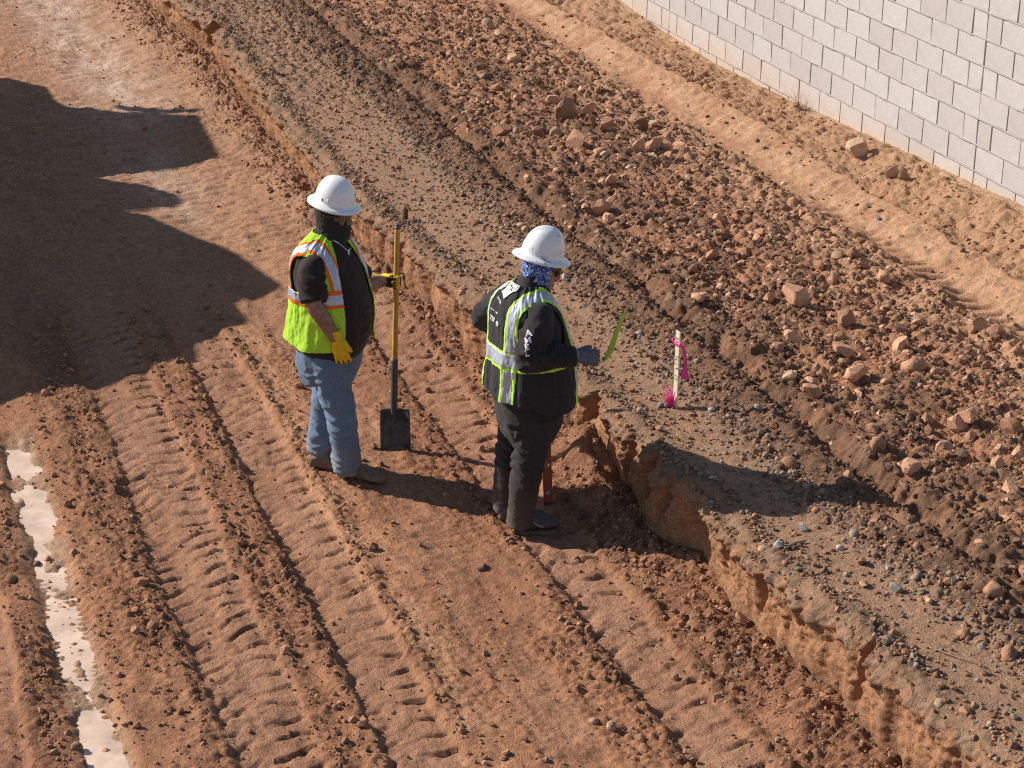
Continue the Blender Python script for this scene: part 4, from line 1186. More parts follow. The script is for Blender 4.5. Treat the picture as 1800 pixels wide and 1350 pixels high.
def wrinkle_fn(axis_pts, amp=.008, seed=400, freq=26, masks=(), folds=()):
    """folds running round a limb: noise squeezed along z, stronger near given points (adz, radius, gain)"""
    C = [(to_xyz(np.asarray(c)), r, g) for c, r, g in masks]
    cre = lambda q: np.clip(1 - np.abs(q) * 1.6, 0, 1) ** 1.5
    def fn(V, Nn):
        w_ = p3(V, 9, seed, (1, 1, 1))
        sk = V.copy(); sk[:, 2] = V[:, 2] + .35 * V[:, 0] - .25 * V[:, 1] + .03 * w_
        a = cre(p3(sk, 7, seed + 3, (.8, .8, freq / 9.)) + .25 * w_) - .3
        b_ = ridged(p3(V, 7, seed + 7, (1.2, 1.2, .6)))
        g = np.full(len(V), .22)
        for c, r, k in C: g = g + k * np.exp(-((V - c) ** 2).sum(1) / (r * r))
        out = amp * (g * a * .7 + .22 * b_) + .0012 * p3(V, 60, seed + 9)
        for c, n_, lam, R_, am in folds:
            cx = to_xyz(np.asarray(c, float)); nv = to_xyz(np.asarray(n_, float)); nv = nv / np.linalg.norm(nv)
            q_ = V - cx; ph = (q_ @ nv) / lam + .55 * p3(V, 8, seed + 21) + .22 * p3(V, 20, seed + 25)
            crest = np.clip(1 - np.abs(((ph % 1) - .5) * 2) * 1.15, 0, 1) ** 1.3
            out = out + am * np.exp(-((q_ ** 2).sum(1) / (R_ * R_)) ** 1.5) * (crest - .35) * np.clip(.55 + 1.3 * p3(V, 9, seed + 31), .0, 1.5)
        return out
    return fn
def twig_tube(name, pts, rad, mat, parent=None, n=8):
    V, F = tube(pts, rad, (0.3, .2, 1), n, 5); return put(name, mesh_np(name, V, fix_orient(V, F)), mat, parent)
# ----------------------------------------------------------------- first worker: lime vest, jeans, holding the shovel
LF = Fig(600, 836, -.765)
P = LF.P
root = empty('person', LF.G); tag(root, 'worker in white hard hat, black face covering, lime vest and jeans holding a shovel', 'person', 'workers standing on the floor')
PL = root
fw = np.array([.87, .5]); lf = np.array([.5, -.87])
def torso_st(fig, rows):
    out = []
    for px, py, d, w_, f_, b_, p_ in rows:
        a, dd, z = fig.P(px, py, d); out.append((z, a, dd, w_, f_, b_, p_))
    return out
body_rows = [(580, 640, 0, .165, .135, .145, 2.3), (581, 610, 0, .195, .185, .175, 2.4), (578, 585, 0, .222, .235, .200, 2.3), (578, 555, 0, .232, .250, .205, 2.2), (577, 525, 0, .230, .240, .190, 2.2), (575, 490, 0, .225, .205, .172, 2.3), (573, 462, 0, .222, .168, .155, 2.4), (572, 440, 0, .205, .130, .135, 2.4), (572, 424, 0, .150, .098, .110, 2.2), (574, 412, 0, .095, .078, .085, 2.0), (577, 402, 0, .070, .068, .070, 2.0), (580, 390, 0, .062, .062, .064, 2.0)]
TS = torso_st(LF, body_rows)
Gd, lat, fa, zz = rings(TS, fw, 56, 70)
rs = P(546, 474, .195); re = P(551, 534, .275); rw_ = P(591, 597, .255)
ls_ = P(601, 436, -.165); le = P(640, 500, -.27); lw = P(675, 494, -.385)
hipR, kneR, ankR = P(576, 640, .095), P(599, 722, .11), P(612, 828, .08)
hipL, kneL, ankL = P(588, 622, -.09), P(574, 712, -.10), P(562, 796, -.11)
hp, htr = head_parts(P(585, 378, .02), (.93, .36), .10, 1.03)
neck = tube([P(576, 428, 0), P(580, 405, .0), P(584, 388, .01)], [.070, .064, .066], (1, 0, 0), 24)
bodyparts = [close_grid(rings([(z, a, d, w_ * .93, f_ * .93, b_ * .93, p_) for z, a, d, w_, f_, b_, p_ in TS], fw, 40, 50)[0]), neck] + hp
for A, B, C_, r0 in ((rs, re, rw_, 1), (ls_, le, lw, 1)):
    bodyparts.append(tube([A, (A + B) / 2, B, B * .55 + C_ * .45, C_], [.062, .058, .049, .047, .034], (0, 1, .1), 22))
for A, B, C_ in ((hipR, kneR, ankR), (hipL, kneL, ankL)):
    bodyparts.append(tube([A, (A + B) / 2, B, B * .6 + C_ * .4, C_], [.085, .078, .060, .056, .042], (0, 1, .1), 20))
me = fused(bodyparts, .0085, 2, .4)
put('body', me, M_SKIN_T, root)
for s in (-1, 1):
    V, F = ball((s * .032, .083, .018), .0115)
    X = to_xyz(htr(V)); put('eye', mesh_np('eye', X, fix_orient(X, F)), plain_mat('eye_white', (.30, .27, .25), .4, .4), root)
    V, F = ball((s * .032, .0915, .017), .0052); X = to_xyz(htr(V)); put('pupil', mesh_np('pupil', X, fix_orient(X, F)), M_HAIR, root)
# t-shirt with short sleeves
parts = [close_grid(Gd)]
for A, B, k, sg in ((rs, re, .95, 1), (ls_, le, .8, -1)):
    IN = np.array([lf[0], lf[1], 0]) * .11 * sg + np.array([0, 0, .035])
    E_ = A + (B - A) * k
    parts.append(tube([A + IN, A + IN * .25, A * .70 + B * .30, A * .4 + B * .6, E_], [.060, .076, .080, .077, .081], (0, 1, .1), 26))
me = fused(parts, .0075, 3)
displace(me, wrinkle_fn(None, .015, 420, 16, [(rs * .5 + re * .5, .14, .8), (P(600, 600, .15), .16, .8), (P(560, 470, .15), .15, .5)], [(rs * .4 + re * .6, (.4, 0, .9), .06, .13, .014), (P(620, 560, .2), (.5, 0, .85), .075, .18, .010)]))
put('t_shirt', me, M_BROWNB, root)
# jeans
parts = [close_grid(rings(torso_st(LF, [(580, 668, 0, .145, .125, .140, 2.4), (580, 640, 0, .185, .158, .175, 2.5), (580, 618, 0, .195, .172, .178, 2.5), (580, 598, 0, .190, .170, .168, 2.4)]), fw, 48, 26)[0])]
for A, B, C_, sg in ((hipR, kneR, ankR, 1), (hipL, kneL, ankL, -1)):
    D_ = C_ + np.array([0.004, 0, .004])
    parts.append(tube([A + [0, 0, .02], A * .7 + B * .3, A * .35 + B * .65, B, B * .62 + C_ * .38, B * .25 + C_ * .75, D_], [(.108, .118), (.100, .108), (.090, .094), (.082, .084), (.080, .082), (.080, .083), (.078, .085)], (0, 1, .1), 34))
me = fused(parts, .0062, 5)
bk = lambda kn: kn + np.array([-.07, -.01, 0])
displace(me, wrinkle_fn(None, .022, 440, 22, [(ankR, .12, 1.7), (ankL, .13, 1.7), (kneR + [0, 0, -.02], .15, .8), (kneL, .15, .9), (P(560, 690, .05), .14, 1.0), (P(545, 660, 0), .10, .6)], [(ankR + [0, 0, .03], (.2, .1, 1), .046, .12, .016), (ankL + [0, 0, .03], (-.15, .1, 1), .046, .12, .016), (kneR + [-.03, .03, -.03], (.55, .1, .85), .066, .14, .015), (kneL + [-.03, .03, -.04], (.65, 0, .85), .062, .15, .016), (P(575, 668, .10), (-.55, 0, .8), .060, .13, .016), (P(600, 680, .16), (.6, 0, .8), .075, .12, .010)]))
put('jeans', me, M_JEAN, root)
# patch pocket on the seat
pk = tube([P(541, 625, .10), P(546, 645, .105), P(552, 662, .11)], [(.004, .05), (.005, .055), (.004, .045)], (0, 1, .2), 14, 5, 4.0)
X = to_xyz(pk[0]); put('pocket', mesh_np('pocket', X, fix_orient(X, pk[1])), M_JEAN, root)
boot(LF, root, P(597, 851, .05) * [1, 1, 0] + [0, 0, -.004], (.93, .30), ankR, M_BOOT, label='right boot pointing to the cut bank')
boot(LF, root, P(545, 818, -.08) * [1, 1, 0] + [0, 0, -.004], (.90, .25), ankL, M_BOOT)
# vest: own drape, open at the front
vr = [(576, 612, 0, .255, .255, .245, 2.2), (576, 585, 0, .252, .262, .240, 2.2), (577, 555, 0, .248, .268, .226, 2.2), (577, 525, 0, .243, .258, .206, 2.25), (575, 490, 0, .238, .222, .188, 2.3), (573, 462, 0, .236, .186, .172, 2.4), (572, 440, 0, .220, .150, .152, 2.4), (572, 424, 0, .166, .116, .126, 2.2), (574, 412, 0, .110, .094, .100, 2.0), (576, 405, 0, .088, .084, .088, 2.0)]
VS = torso_st(LF, vr)
Xv, vlat, vfa, vz = rings(VS, fw, 380, 190)
Xv = to_xyz(Xv)
Nv = grid_normals(Xv)
thg = np.linspace(0, 2 * np.pi, 380, endpoint=False)[None]
hem = sstep(VS[4][0], VS[0][0], vz)
Xv = Xv + Nv * (.018 * hem * np.sin(thg * 7 + .8 * perlin(vz * 4, thg * 2, 460)) * (.6 + .5 * perlin(thg * 3, vz * 2, 461)) + .006 * fbm(thg * 5, vz * 9, 462, 3))[..., None]
Nv = grid_normals(Xv)
zsh, zarm = VS[7][0], VS[4][0] - .02
al = np.interp(vz, [zarm - .06, zarm, zarm + .09, zsh, zsh + .05], [.60, .215, .200, .205, .30])
front = vfa > 0
opn = np.interp(vz, [VS[0][0], VS[3][0], VS[5][0], VS[7][0], VS[9][0]], [.150, .150, .125, .075, .06])
hemz = VS[0][0] + .06 + np.where(vfa < 0, .055, .0) * np.clip(-vfa / .2, 0, 1) + .010 * np.sin(thg * 3)
keep = (fc(np.abs(vlat)) < fc(al)) & ~((fc(vfa) > 0) & (fc(np.abs(vlat)) < fc(opn))) & (fc(vz) > fc(hemz))
ws0, ws1 = P(560, 528, .2)[2] - .035, P(560, 528, .2)[2] + .065
fl_, fz, ff = fc(vlat), fc(vz), fc(vfa)
wz = fz + .0 * ff
hb = (wz > ws0) & (wz < ws1); hs = (wz > ws0 + .022) & (wz < ws1 - .022)
dv = np.abs(np.abs(fl_) - .145 - .02 * (ff < 0)); vb = (dv < .038) & (fz > ws1 - .002); vs_ = (dv < .024) & (fz > ws1 - .002)
vest = grid_piece('vest', Xv, Nv, keep, 0, M_NEON, root, .004, 'lime high visibility vest open at the front')
grid_piece('orange_edging', Xv, Nv, keep & (hb | vb) & ~(hs | (vs_ & ~hb)), .0025, M_ORNG, vest, .002)
grid_piece('silver_band', Xv, Nv, keep & hs, .0032, M_SILV, vest, .002)
for s in (-1, 1):
    grid_piece('silver_strap', Xv, Nv, keep & vs_ & ~hb & (fl_ * s > 0), .0032, M_SILV, vest, .002)
# black face covering up to the eyes, covering the neck
st = [(-.225, 0, -.030, .108, .105, .090, 2.1), (-.19, 0, -.022, .088, .086, .080, 2.1), (-.15, 0, -.012, .078, .092, .078, 2.1), (-.115, 0, 0, .078, .104, .078, 2.2)] + [(z, 0, 0, w_ * 1.07 + .003, f_ * 1.05 + .006, b_ * 1.03 + .004, 2.2) for z, w_, f_, b_ in HEADP[3:11]]
Xb, bl, bf_, bz = rings(st, (0, 1), 200, 150)
X = to_xyz(htr(Xb)); Nb = grid_normals(X)
tg = np.linspace(0, 2 * np.pi, 200, endpoint=False)[None]
X = X + Nb * (.004 * ridged(perlin(bz * 30 + tg, tg * 1.5, 470)) * sstep(-.02, -.10, bz) + .002 * perlin(tg * 6, bz * 40, 471))[..., None]
ang = np.arctan2(fc(bl), fc(bf_))
kb = ~((np.abs(ang) < 1.05) & (fc(bz) > -.012 + .006 * np.cos(ang)) & (fc(bz) < .052)) & (fc(bz) < .10)
grid_piece('face_covering', X, grid_normals(X), kb, 0, M_BLACK, root, .003, 'black cloth covering the head below the eyes and the neck')
# safety glasses
def glasses(htr_, mat, root_, zc=.016, hgt=.042):
    st2 = [(z, 0, 0, .080, .108, .09, 2.3) for z in np.linspace(zc - hgt / 2, zc + hgt / 2, 6)]
    Xg, gl, gf, gz = rings(st2, (0, 1), 160, 12)
    Xg = to_xyz(htr_(Xg)); an = np.arctan2(fc(gl), fc(gf)); top_ = zc + hgt / 2; bot = zc - hgt / 2 + .014 * (np.abs(an) < .16)
    g_ = grid_piece('safety_glasses', Xg, grid_normals(Xg), (np.abs(an) < .80) & (fc(gz) > bot), .002, mat, root_, .002)
    for s in (-1, 1):
        V, F = tube([(s * .076, .078, .026), (s * .084, .03, .022), (s * .083, -.02, .015)], [(.002, .005), (.002, .004), (.002, .003)], (0, 0, 1), 8); X_ = to_xyz(htr_(V))
        put('temple', mesh_np('temple', X_, fix_orient(X_, F)), M_LENS, g_)
glasses(htr, M_CLEAR, root)
helmet(LF, root, P(588, 355, .015), (.93, .36), .20, .118, .104, .142, .036, M_HAT, 'plain white full brim hard hat')
def hat_bits(root_, items):
    for nm, p0, p1, rr, mt in items:
        V, F = tube([p0, (np.asarray(p0) + p1) / 2, p1], [rr, rr * 1.15, rr], (0, 1, 0), 10); X_ = to_xyz(V); put(nm, mesh_np(nm, X_, fix_orient(X_, F)), mt, root_)
hat_bits(root, [('slot', P(566.5, 349, .105), P(567, 354, .108), .0035, M_GLD), ('clip', P(577, 351, .112), P(576, 357, .116), .006, M_HAT)])
# necklace
ch = tube([P(583, 421, .10), P(596, 428, .125), P(608, 438, .13), P(613, 441, .115), P(617, 436, .05)], [.0022] * 5, (0, 0, 1), 6, 8); X = to_xyz(ch[0])
put('necklace', mesh_np('necklace', X, fix_orient(X, ch[1])), M_SILV, root)
pd = tube([P(613, 438, .118), P(613, 443, .121), P(614, 449, .125)], [(.004, .002), (.007, .003), (.002, .001)], (0, 1, 0), 10); X = to_xyz(pd[0]); put('pendant', mesh_np('pendant', X, fix_orient(X, pd[1])), M_SILV, root)
# gloves
hand(LF, root, 'glove', rw_ + [.002, 0, 0], P(604, 640, .245) - rw_, (-.1, -1, 0), (1, .2, 0), (.18, .25, .25), M_GLY, None, 1.0, .10, (.75, .35, -.25), .3, 1.06, M_GLY, 'yellow glove hanging beside the thigh')
# shovel
q = on_z(697, 787, -.765); SH = Fig(697, 787, ground_z(q[:1], q[1:2])[0] - .01)
sh_d = (SH.G - LF.G) @ CV
def S(px, py, dd=0): return LF.P(px, py, sh_d + dd)
hh_ = S(692.5, 497); hand_w = hh_ + np.array([-.080, -.020, .006])
hand(LF, root, 'glove', hand_w, (1, .06, .02), (0, 1, 0), (0, 0, 1), (1.05, 1.0, .75), M_GLY, M_GLD, 1.0, .04, (.55, .30, .75), .55, 1.05, M_GLY, 'yellow glove with a dark palm gripping the shovel handle')
sroot = empty('shovel', LF.G); tag(sroot, 'square shovel with yellow wooden handle standing on its blade, held by the worker in jeans', 'shovel')
M_WOOD = plain_mat('yellow_handle_wood', (.52, .30, .075), .55, .35, (18.0, .7, 1.15), [(120.0, .2, .002)])
M_IRON = plain_mat('shovel_steel', (.085, .085, .09), .55, .4, (16.0, .6, 1.4), [(60.0, .2, .003)], metal=.4)
V, F = tube([S(698.5, 398), S(697.8, 430), S(696, 520), S(694.5, 600), S(693.6, 640)], [(.014, .014), (.0165, .0165), (.0165, .0165), (.0175, .0175), (.019, .019)], (0, 1, 0), 18, 6); X = to_xyz(V); put('handle', mesh_np('handle', X, fix_orient(X, F)), M_WOOD, sroot)
V, F = tube([S(698.6, 394), S(698.5, 402)], [.012, .0155], (0, 1, 0), 16, 4); X = to_xyz(V); put('handle_cap', mesh_np('handle_cap', X, fix_orient(X, F)), M_IRON, sroot)
V, F = tube([S(693.7, 630), S(693.2, 670), S(692.6, 715), S(692.5, 745, .008)], [.0215, .021, .022, .012], (0, 1, 0), 18, 6); X = to_xyz(V); put('socket', mesh_np('socket', X, fix_orient(X, F)), M_IRON, sroot)
c0, c1 = S(694, 722), S(696, 789)
uu = np.linspace(-1, 1, 25); vv = np.linspace(0, 1, 25)
U_, V_ = np.meshgrid(uu, vv)
hw = .090 + .004 * V_
zt, zb_ = c0[2], c1[2]
A_ = c0[0] + (c1[0] - c0[0]) * V_ + U_ * hw
Dd = sh_d + .016 * (1 - np.abs(U_) ** 2) * (1 - .6 * V_) * -1 + .014 * np.abs(U_) ** 3 + .035 * (V_ - .5)
Z_ = zt + (zb_ - zt) * V_ - .006 * np.abs(U_) * (V_ > .9) + .012 * (np.abs(U_) < .75) * (V_ < .02) * 0
Gb = to_xyz(np.stack([A_, Dd, Z_], -1))
Xb2 = Gb.reshape(-1, 3); me = mesh_np('blade', Xb2, grid_faces(25, 25), M_IRON)
o = obj('blade', me, sroot); sd2 = o.modifiers.new('t', 'SOLIDIFY'); sd2.thickness = .004; sd2.offset = 0
for s in (-1, 1):
    V, F = tube([np.array([c0[0] + s * .088, sh_d + .0, zt]), np.array([c0[0] + s * .05, sh_d - .004, zt + .002]), np.array([c0[0] + s * .018, sh_d - .004, zt + .006])], [(.006, .010), (.006, .011), (.006, .010)], (0, 0, 1), 10); X = to_xyz(V)
    put('footstep', mesh_np('footstep', X, fix_orient(X, F)), M_IRON, o)

# ----------------------------------------------------------------- second worker: black vest, facing the cut
RF = Fig(905, 928, -.765)
P = RF.P
root = empty('person', RF.G); tag(root, 'worker in white hard hat and black vest with lime edged silver stripes, seen from behind', 'person', 'workers standing on the floor')
PR = root
fw = np.array([.91, -.42]); lf = np.array([-.42, -.91])
rows = [(932, 735, 0, .165, .13, .14, 2.3), (931, 705, 0, .190, .180, .180, 2.4), (930, 680, 0, .212, .215, .200, 2.3), (929, 650, 0, .224, .235, .205, 2.2), (928, 615, 0, .228, .225, .192, 2.2), (927, 580, 0, .228, .195, .178, 2.3), (925, 552, 0, .225, .165, .165, 2.4), (925, 531, 0, .208, .130, .150, 2.4), (927, 514, 0, .155, .100, .125, 2.2), (931, 502, 0, .098, .080, .092, 2.0), (936, 492, 0, .072, .070, .074, 2.0), (940, 480, 0, .064, .062, .066, 2.0)]
TS = torso_st(RF, rows)
Gd, lat, fa, zz = rings(TS, fw, 56, 70)
rs = P(950, 562, .195); re = P(931, 630, .285); rw_ = P(1010, 626, .245)
ls_ = P(892, 522, -.175); le = P(851, 557, -.20); lw = P(905, 600, -.34)
hipR, kneR, ankR = P(944, 735, .09), P(928, 815, .10), P(913, 912, .085)
hipL, kneL, ankL = P(917, 712, -.09), P(897, 800, -.10), P(888, 887, -.10)
hp, htr = head_parts(P(951, 473, -.02), (.955, -.29), .34, 1.0)
neck = tube([P(930, 520, 0), P(938, 498, .0), P(946, 478, -.01)], [.072, .066, .068], (1, 0, 0), 24)
bodyparts = [close_grid(rings([(z, a, d, w_ * .93, f_ * .93, b_ * .93, p_) for z, a, d, w_, f_, b_, p_ in TS], fw, 40, 50)[0]), neck] + hp
for A, B, C_ in ((rs, re, rw_), (ls_, le, lw)):
    bodyparts.append(tube([A, (A + B) / 2, B, B * .55 + C_ * .45, C_], [.060, .055, .046, .045, .033], (0, 1, .1), 22))
for A, B, C_ in ((hipR, kneR, ankR), (hipL, kneL, ankL)):
    bodyparts.append(tube([A, (A + B) / 2, B, B * .6 + C_ * .4, C_], [.085, .076, .058, .055, .042], (0, 1, .1), 20))
put('body', fused(bodyparts, .0066, 1, .4), M_SKIN, root)
# long sleeved shirt
parts = [close_grid(Gd)]
IN = np.array([lf[0], lf[1], 0]) * .11 + np.array([0, 0, .04])
parts.append(tube([rs + IN, rs + IN * .2, rs * .7 + re * .3, rs * .3 + re * .7, re + [-.008, 0, -.004], re * .62 + rw_ * .38, re * .25 + rw_ * .75, rw_ + [.006, 0, 0]], [.060, .078, .081, .077, .071, .064, .056, .050], (0, 1, .25), 28))
parts.append(tube([ls_ - IN + [0, 0, .08], ls_ - IN * .2, ls_ * .7 + le * .3, ls_ * .3 + le * .7, le, le * .6 + lw * .4, lw], [.072, .086, .083, .077, .070, .060, .048], (0, 1, .25), 28))
me = fused(parts, .0065, 3)
def arm_fn(V, Nn):
    base = wrinkle_fn(None, .019, 520, 14, [(re, .13, 1.2), (rs * .5 + re * .5, .14, .6), (le, .15, .5)], [(rs * .6 + re * .4, (.6, .2, .75), .055, .16, .018), (re + [0, .02, .03], (.8, 0, .5), .045, .12, .018), (ls_ * .5 + le * .5, (-.6, 0, .7), .06, .14, .014)])(V, Nn)
    # rings of gathered cloth along the forearm
    A, B = to_xyz(re), to_xyz(rw_); ax_ = B - A; L_ = np.linalg.norm(ax_); ax_ = ax_ / L_
    t = ((V - A) @ ax_); rad = np.linalg.norm(V - A - t[:, None] * ax_, axis=1)
    g = sstep(.02, .06, t) * (1 - sstep(L_ - .02, L_ + .02, t)) * (rad < .11)
    ph = t * 145 + 2.2 * p3(V, 16, 530)
    return base + g * .0075 * ridged(np.sin(ph) * .5)
displace(me, arm_fn)
shirt = put('long_sleeved_shirt', me, M_BLACK, root, 'black long sleeved shirt with white letters on the sleeve')
# trousers
parts = [close_grid(rings(torso_st(RF, [(932, 765, 0, .150, .13, .14, 2.4), (932, 735, 0, .188, .165, .175, 2.5), (931, 712, 0, .196, .176, .182, 2.5), (931, 690, 0, .192, .17, .172, 2.4)]), fw, 48, 26)[0])]
for A, B, C_ in ((hipR, kneR, ankR), (hipL, kneL, ankL)):
    parts.append(tube([A + [0, 0, .02], A * .7 + B * .3, A * .35 + B * .65, B, B * .62 + C_ * .38, B * .25 + C_ * .75, C_ + [0, 0, -.035]], [(.108, .116), (.102, .108), (.094, .096), (.086, .086), (.080, .081), (.075, .077), (.070, .074)], (0, 1, .1), 34))
me = fused(parts, .0062, 5)
displace(me, wrinkle_fn(None, .020, 540, 18, [(kneR, .13, 1.1), (kneL, .13, 1.0), (P(915, 770, .05), .12, 1.0), (ankR, .09, .9), (ankL, .09, .9)], [(kneR + [-.02, .03, .02], (.35, .1, .9), .055, .13, .018), (kneL + [-.03, .03, .02], (.4, 0, .9), .055, .14, .018), (P(912, 745, .12), (-.5, 0, .85), .065, .13, .016), (ankR, (.1, 0, 1), .05, .10, .012), (ankL, (.1, 0, 1), .05, .10, .012)]))
put('trousers', me, M_TROU, root)
boot(RF, root, P(897, 946, .05) * [1, 1, 0] + [0, 0, -.004], (.97, -.16), ankR, M_SHOE, 'shoe', .285, shaft=.12, label='dusty grey work shoe with a pale side mark')
boot(RF, root, P(876, 912, -.06) * [1, 1, 0] + [0, 0, -.004], (.97, -.10), ankL, M_SHOE, 'shoe', .285, shaft=.12)
V, F = tube([P(937, 917, .12), P(945, 923, .125), P(953, 926, .12), P(957, 925, .11)], [.003, .004, .006, .003], (0, 1, 0), 8); X = to_xyz(V); put('shoe_mark', mesh_np('shoe_mark', X, fix_orient(X, F)), M_CUFF, root)
# vest
vr = [(929, 706, 0, .262, .262, .240, 2.2), (929, 680, 0, .256, .266, .238, 2.2), (929, 650, 0, .248, .262, .230, 2.2), (928, 615, 0, .243, .248, .212, 2.25), (927, 580, 0, .243, .214, .195, 2.3), (925, 552, 0, .240, .183, .182, 2.4), (925, 531, 0, .224, .150, .167, 2.4), (927, 514, 0, .172, .118, .142, 2.2), (931, 502, 0, .114, .096, .108, 2.0), (934, 495, 0, .092, .086, .094, 2.0)]
VS = torso_st(RF, vr)
Xv, vlat, vfa, vz = rings(VS, fw, 400, 200)
Xv = to_xyz(Xv); Nv = grid_normals(Xv)
thg = np.linspace(0, 2 * np.pi, 400, endpoint=False)[None]
hem = sstep(VS[4][0], VS[0][0], vz)
fold_ = .017 * (.25 + hem) * np.sin(thg * 9 + 1.2 * perlin(vz * 3, thg * 2, 560)) * (.5 + .6 * perlin(thg * 3, vz * 2, 561)) * (vfa < .05)
Xv = Xv + Nv * (fold_ + .006 * fbm(thg * 6, vz * 8, 562, 3))[..., None]
Nv = grid_normals(Xv)
zsh, zarm = VS[7][0], VS[4][0] - .03
al = np.interp(vz, [zarm - .06, zarm, zarm + .10, zsh, zsh + .05], [.60, .215, .198, .205, .30])
fl_, fz, ff = fc(vlat), fc(vz), fc(vfa)
hemz = VS[0][0] + .01 + np.where(vfa < 0, .075, .0) * np.clip(-vfa / .2, 0, 1) + .010 * np.sin(thg * 4)
opn = np.interp(fz, [VS[0][0], VS[4][0], VS[7][0], VS[9][0]], [.012, .012, .05, .06])
keep = (np.abs(fl_) < fc(al)) & ~((ff > 0) & (np.abs(fl_) < opn)) & (fz > fc(hemz))
zb0 = P(885, 612, .0)[2]
hb = (fz > zb0 - .052) & (fz < zb0 + .052); hs = (fz > zb0 - .036) & (fz < zb0 + .036)
cl_ = np.where(ff < 0, .142, .135); dv = np.abs(np.abs(fl_) - cl_)
vb = dv < .040; vs_ = dv < .026
vest = grid_piece('vest', Xv, Nv, keep, 0, M_VBLK, root, .004, 'black vest with silver stripes, white badge and digits on the back')
grid_piece('lime_edging', Xv, Nv, keep & (hb | vb) & ~hs & ~(vs_ & ~hb), .0026, M_LIME, vest, .002)
grid_piece('silver_band', Xv, Nv, keep & hs, .0036, M_SILV, vest, .002)
for s in (-1, 1):
    grid_piece('silver_strap', Xv, Nv, keep & vs_ & ~hb & (fl_ * s > 0), .0033, M_SILV, vest, .002)
# prints on the back: lateral/height -> vest surface
Xf = Xv.reshape(-1, 3); Nf_ = Nv.reshape(-1, 3); latf, zf_, ff2 = vlat.ravel(), vz.ravel(), vfa.ravel()
backm = np.where(ff2 < 0)[0]
def on_back(lx, z, off=.006):
    i = backm[np.argmin((latf[backm] - lx) ** 2 + (zf_[backm] - z) ** 2)]
    return Xf[i] + Nf_[i] * off
# smooth interpolation of the back surface for print
jb = int(np.argmin(np.abs(vlat[100]) + 10 * (vfa[100] > 0)))
zc_ = vz[:, jb]; sl_ = np.concatenate([[0], np.cumsum(np.linalg.norm(np.diff(Xv[:, jb], axis=0), axis=1))])
o_i = np.argsort(zc_)
def back_map(l0, z0, off, rot=0.0):
    s0 = np.interp(z0, zc_[o_i], sl_[o_i])
    c_, s_ = math.cos(rot), math.sin(rot)
    def f(x, y):
        lx, zz_ = l0 - (x * c_ - y * s_), np.interp(s0 + (x * s_ + y * c_), sl_, zc_)
        d2 = (latf[backm] - lx) ** 2 + (zf_[backm] - zz_) ** 2
        i = backm[np.argpartition(d2, 12)[:12]]
        wt = 1 / (((latf[i] - lx) ** 2 + (zf_[i] - zz_) ** 2) + 1e-6); wt /= wt.sum()
        return (Xf[i] * wt[:, None]).sum(0) + (Nf_[i] * wt[:, None]).sum(0) * off
    return f
def poly_print(name, pts, mp, mat, parent, grid=14):
    bm = bmesh.new(); bm.faces.new([bm.verts.new((x, y, 0)) for x, y in pts])
    bmesh.ops.triangulate(bm, faces=bm.faces[:])
    for _ in range(3): bmesh.ops.subdivide_edges(bm, edges=bm.edges[:], cuts=1, use_grid_fill=True)
    bmesh.ops.triangulate(bm, faces=bm.faces[:])
    for v in bm.verts: v.co = Vector(mp(v.co.x, v.co.y))
    me = bpy.data.meshes.new(name); bm.to_mesh(me); bm.free(); me.materials.append(mat); return obj(name, me, parent)
zl = P(896, 503, .0)[2] + .005
mp = back_map(-.005, zl - .015, .006)
poly_print('badge', [(-.040, .050), (-.022, .058), (.020, .052), (.034, .062), (.050, .012), (.040, .006), (.024, -.048), (-.046, -.022), (-.050, .010)], mp, M_WHT, vest)
mp2 = back_map(-.005, zl - .015, .0085)
for (x, y, r) in ((-.016, .034, .007), (.010, .026, .006), (.016, .010, .008), (.006, .018, .004)):
    poly_print('badge_mark', [(x - r * 1.3, y), (x - r * .2, y + r * .7), (x + r, y + r * .5), (x + r * .8, y - r), (x, y - r * .4)], mp2, M_GLD, vest)
text_on(root, 'badge_lettering', 'IIIHIIIIH', .020, back_map(.004, zl - .068, .006, -.30), M_WHT, parent=vest)
zt_ = P(880, 560, .0)[2] + .012
text_on(root, 'back_digits', '2  757  40', .036, back_map(.035, zt_, .006, -.10), M_WHT, bold=.0008, parent=vest)
text_on(root, 'back_letters', '-- -  ---', .030, back_map(.030, zt_ + .052, .006, -.06), M_WHT, bold=.0012, parent=vest)
# sleeve letters on the outside of the upper arm
shv, shn = get_vn(shirt.data)
cam_dir = to_xyz(np.array([0., 1., .4])); cam_dir /= np.linalg.norm(cam_dir)
facing = np.where(shn @ cam_dir > -.1)[0]
def sleeve_map(px, py, rot=0.0, off=.004):
    c_, s_ = math.cos(rot), math.sin(rot)
    def f(x, y):
        X_, Y_ = x * c_ - y * s_, x * s_ + y * c_
        t = P(px + X_ * 330, py - Y_ * 305, .30); o_ = to_xyz(t)
        # slide along the viewing direction onto the cloth
        rel = shv[facing] - o_; al_ = rel @ cam_dir; pr = rel - al_[:, None] * cam_dir
        d2 = (pr ** 2).sum(1); i = np.argpartition(d2, 40)[:40]
        j = i[np.argmax(al_[i])]
        return o_ + cam_dir * (np.percentile(al_[i], 80) + off)
    return f
for ch, px, py, sz_ in (('A', 929, 586, .050), ('M', 928, 599, .048), ('E', 926, 611, .046), ('L', 926, 622, .046)):
    text_on(root, 'sleeve_letter', ch, sz_, sleeve_map(px, py, .15), M_WHT, bold=.002, parent=shirt)
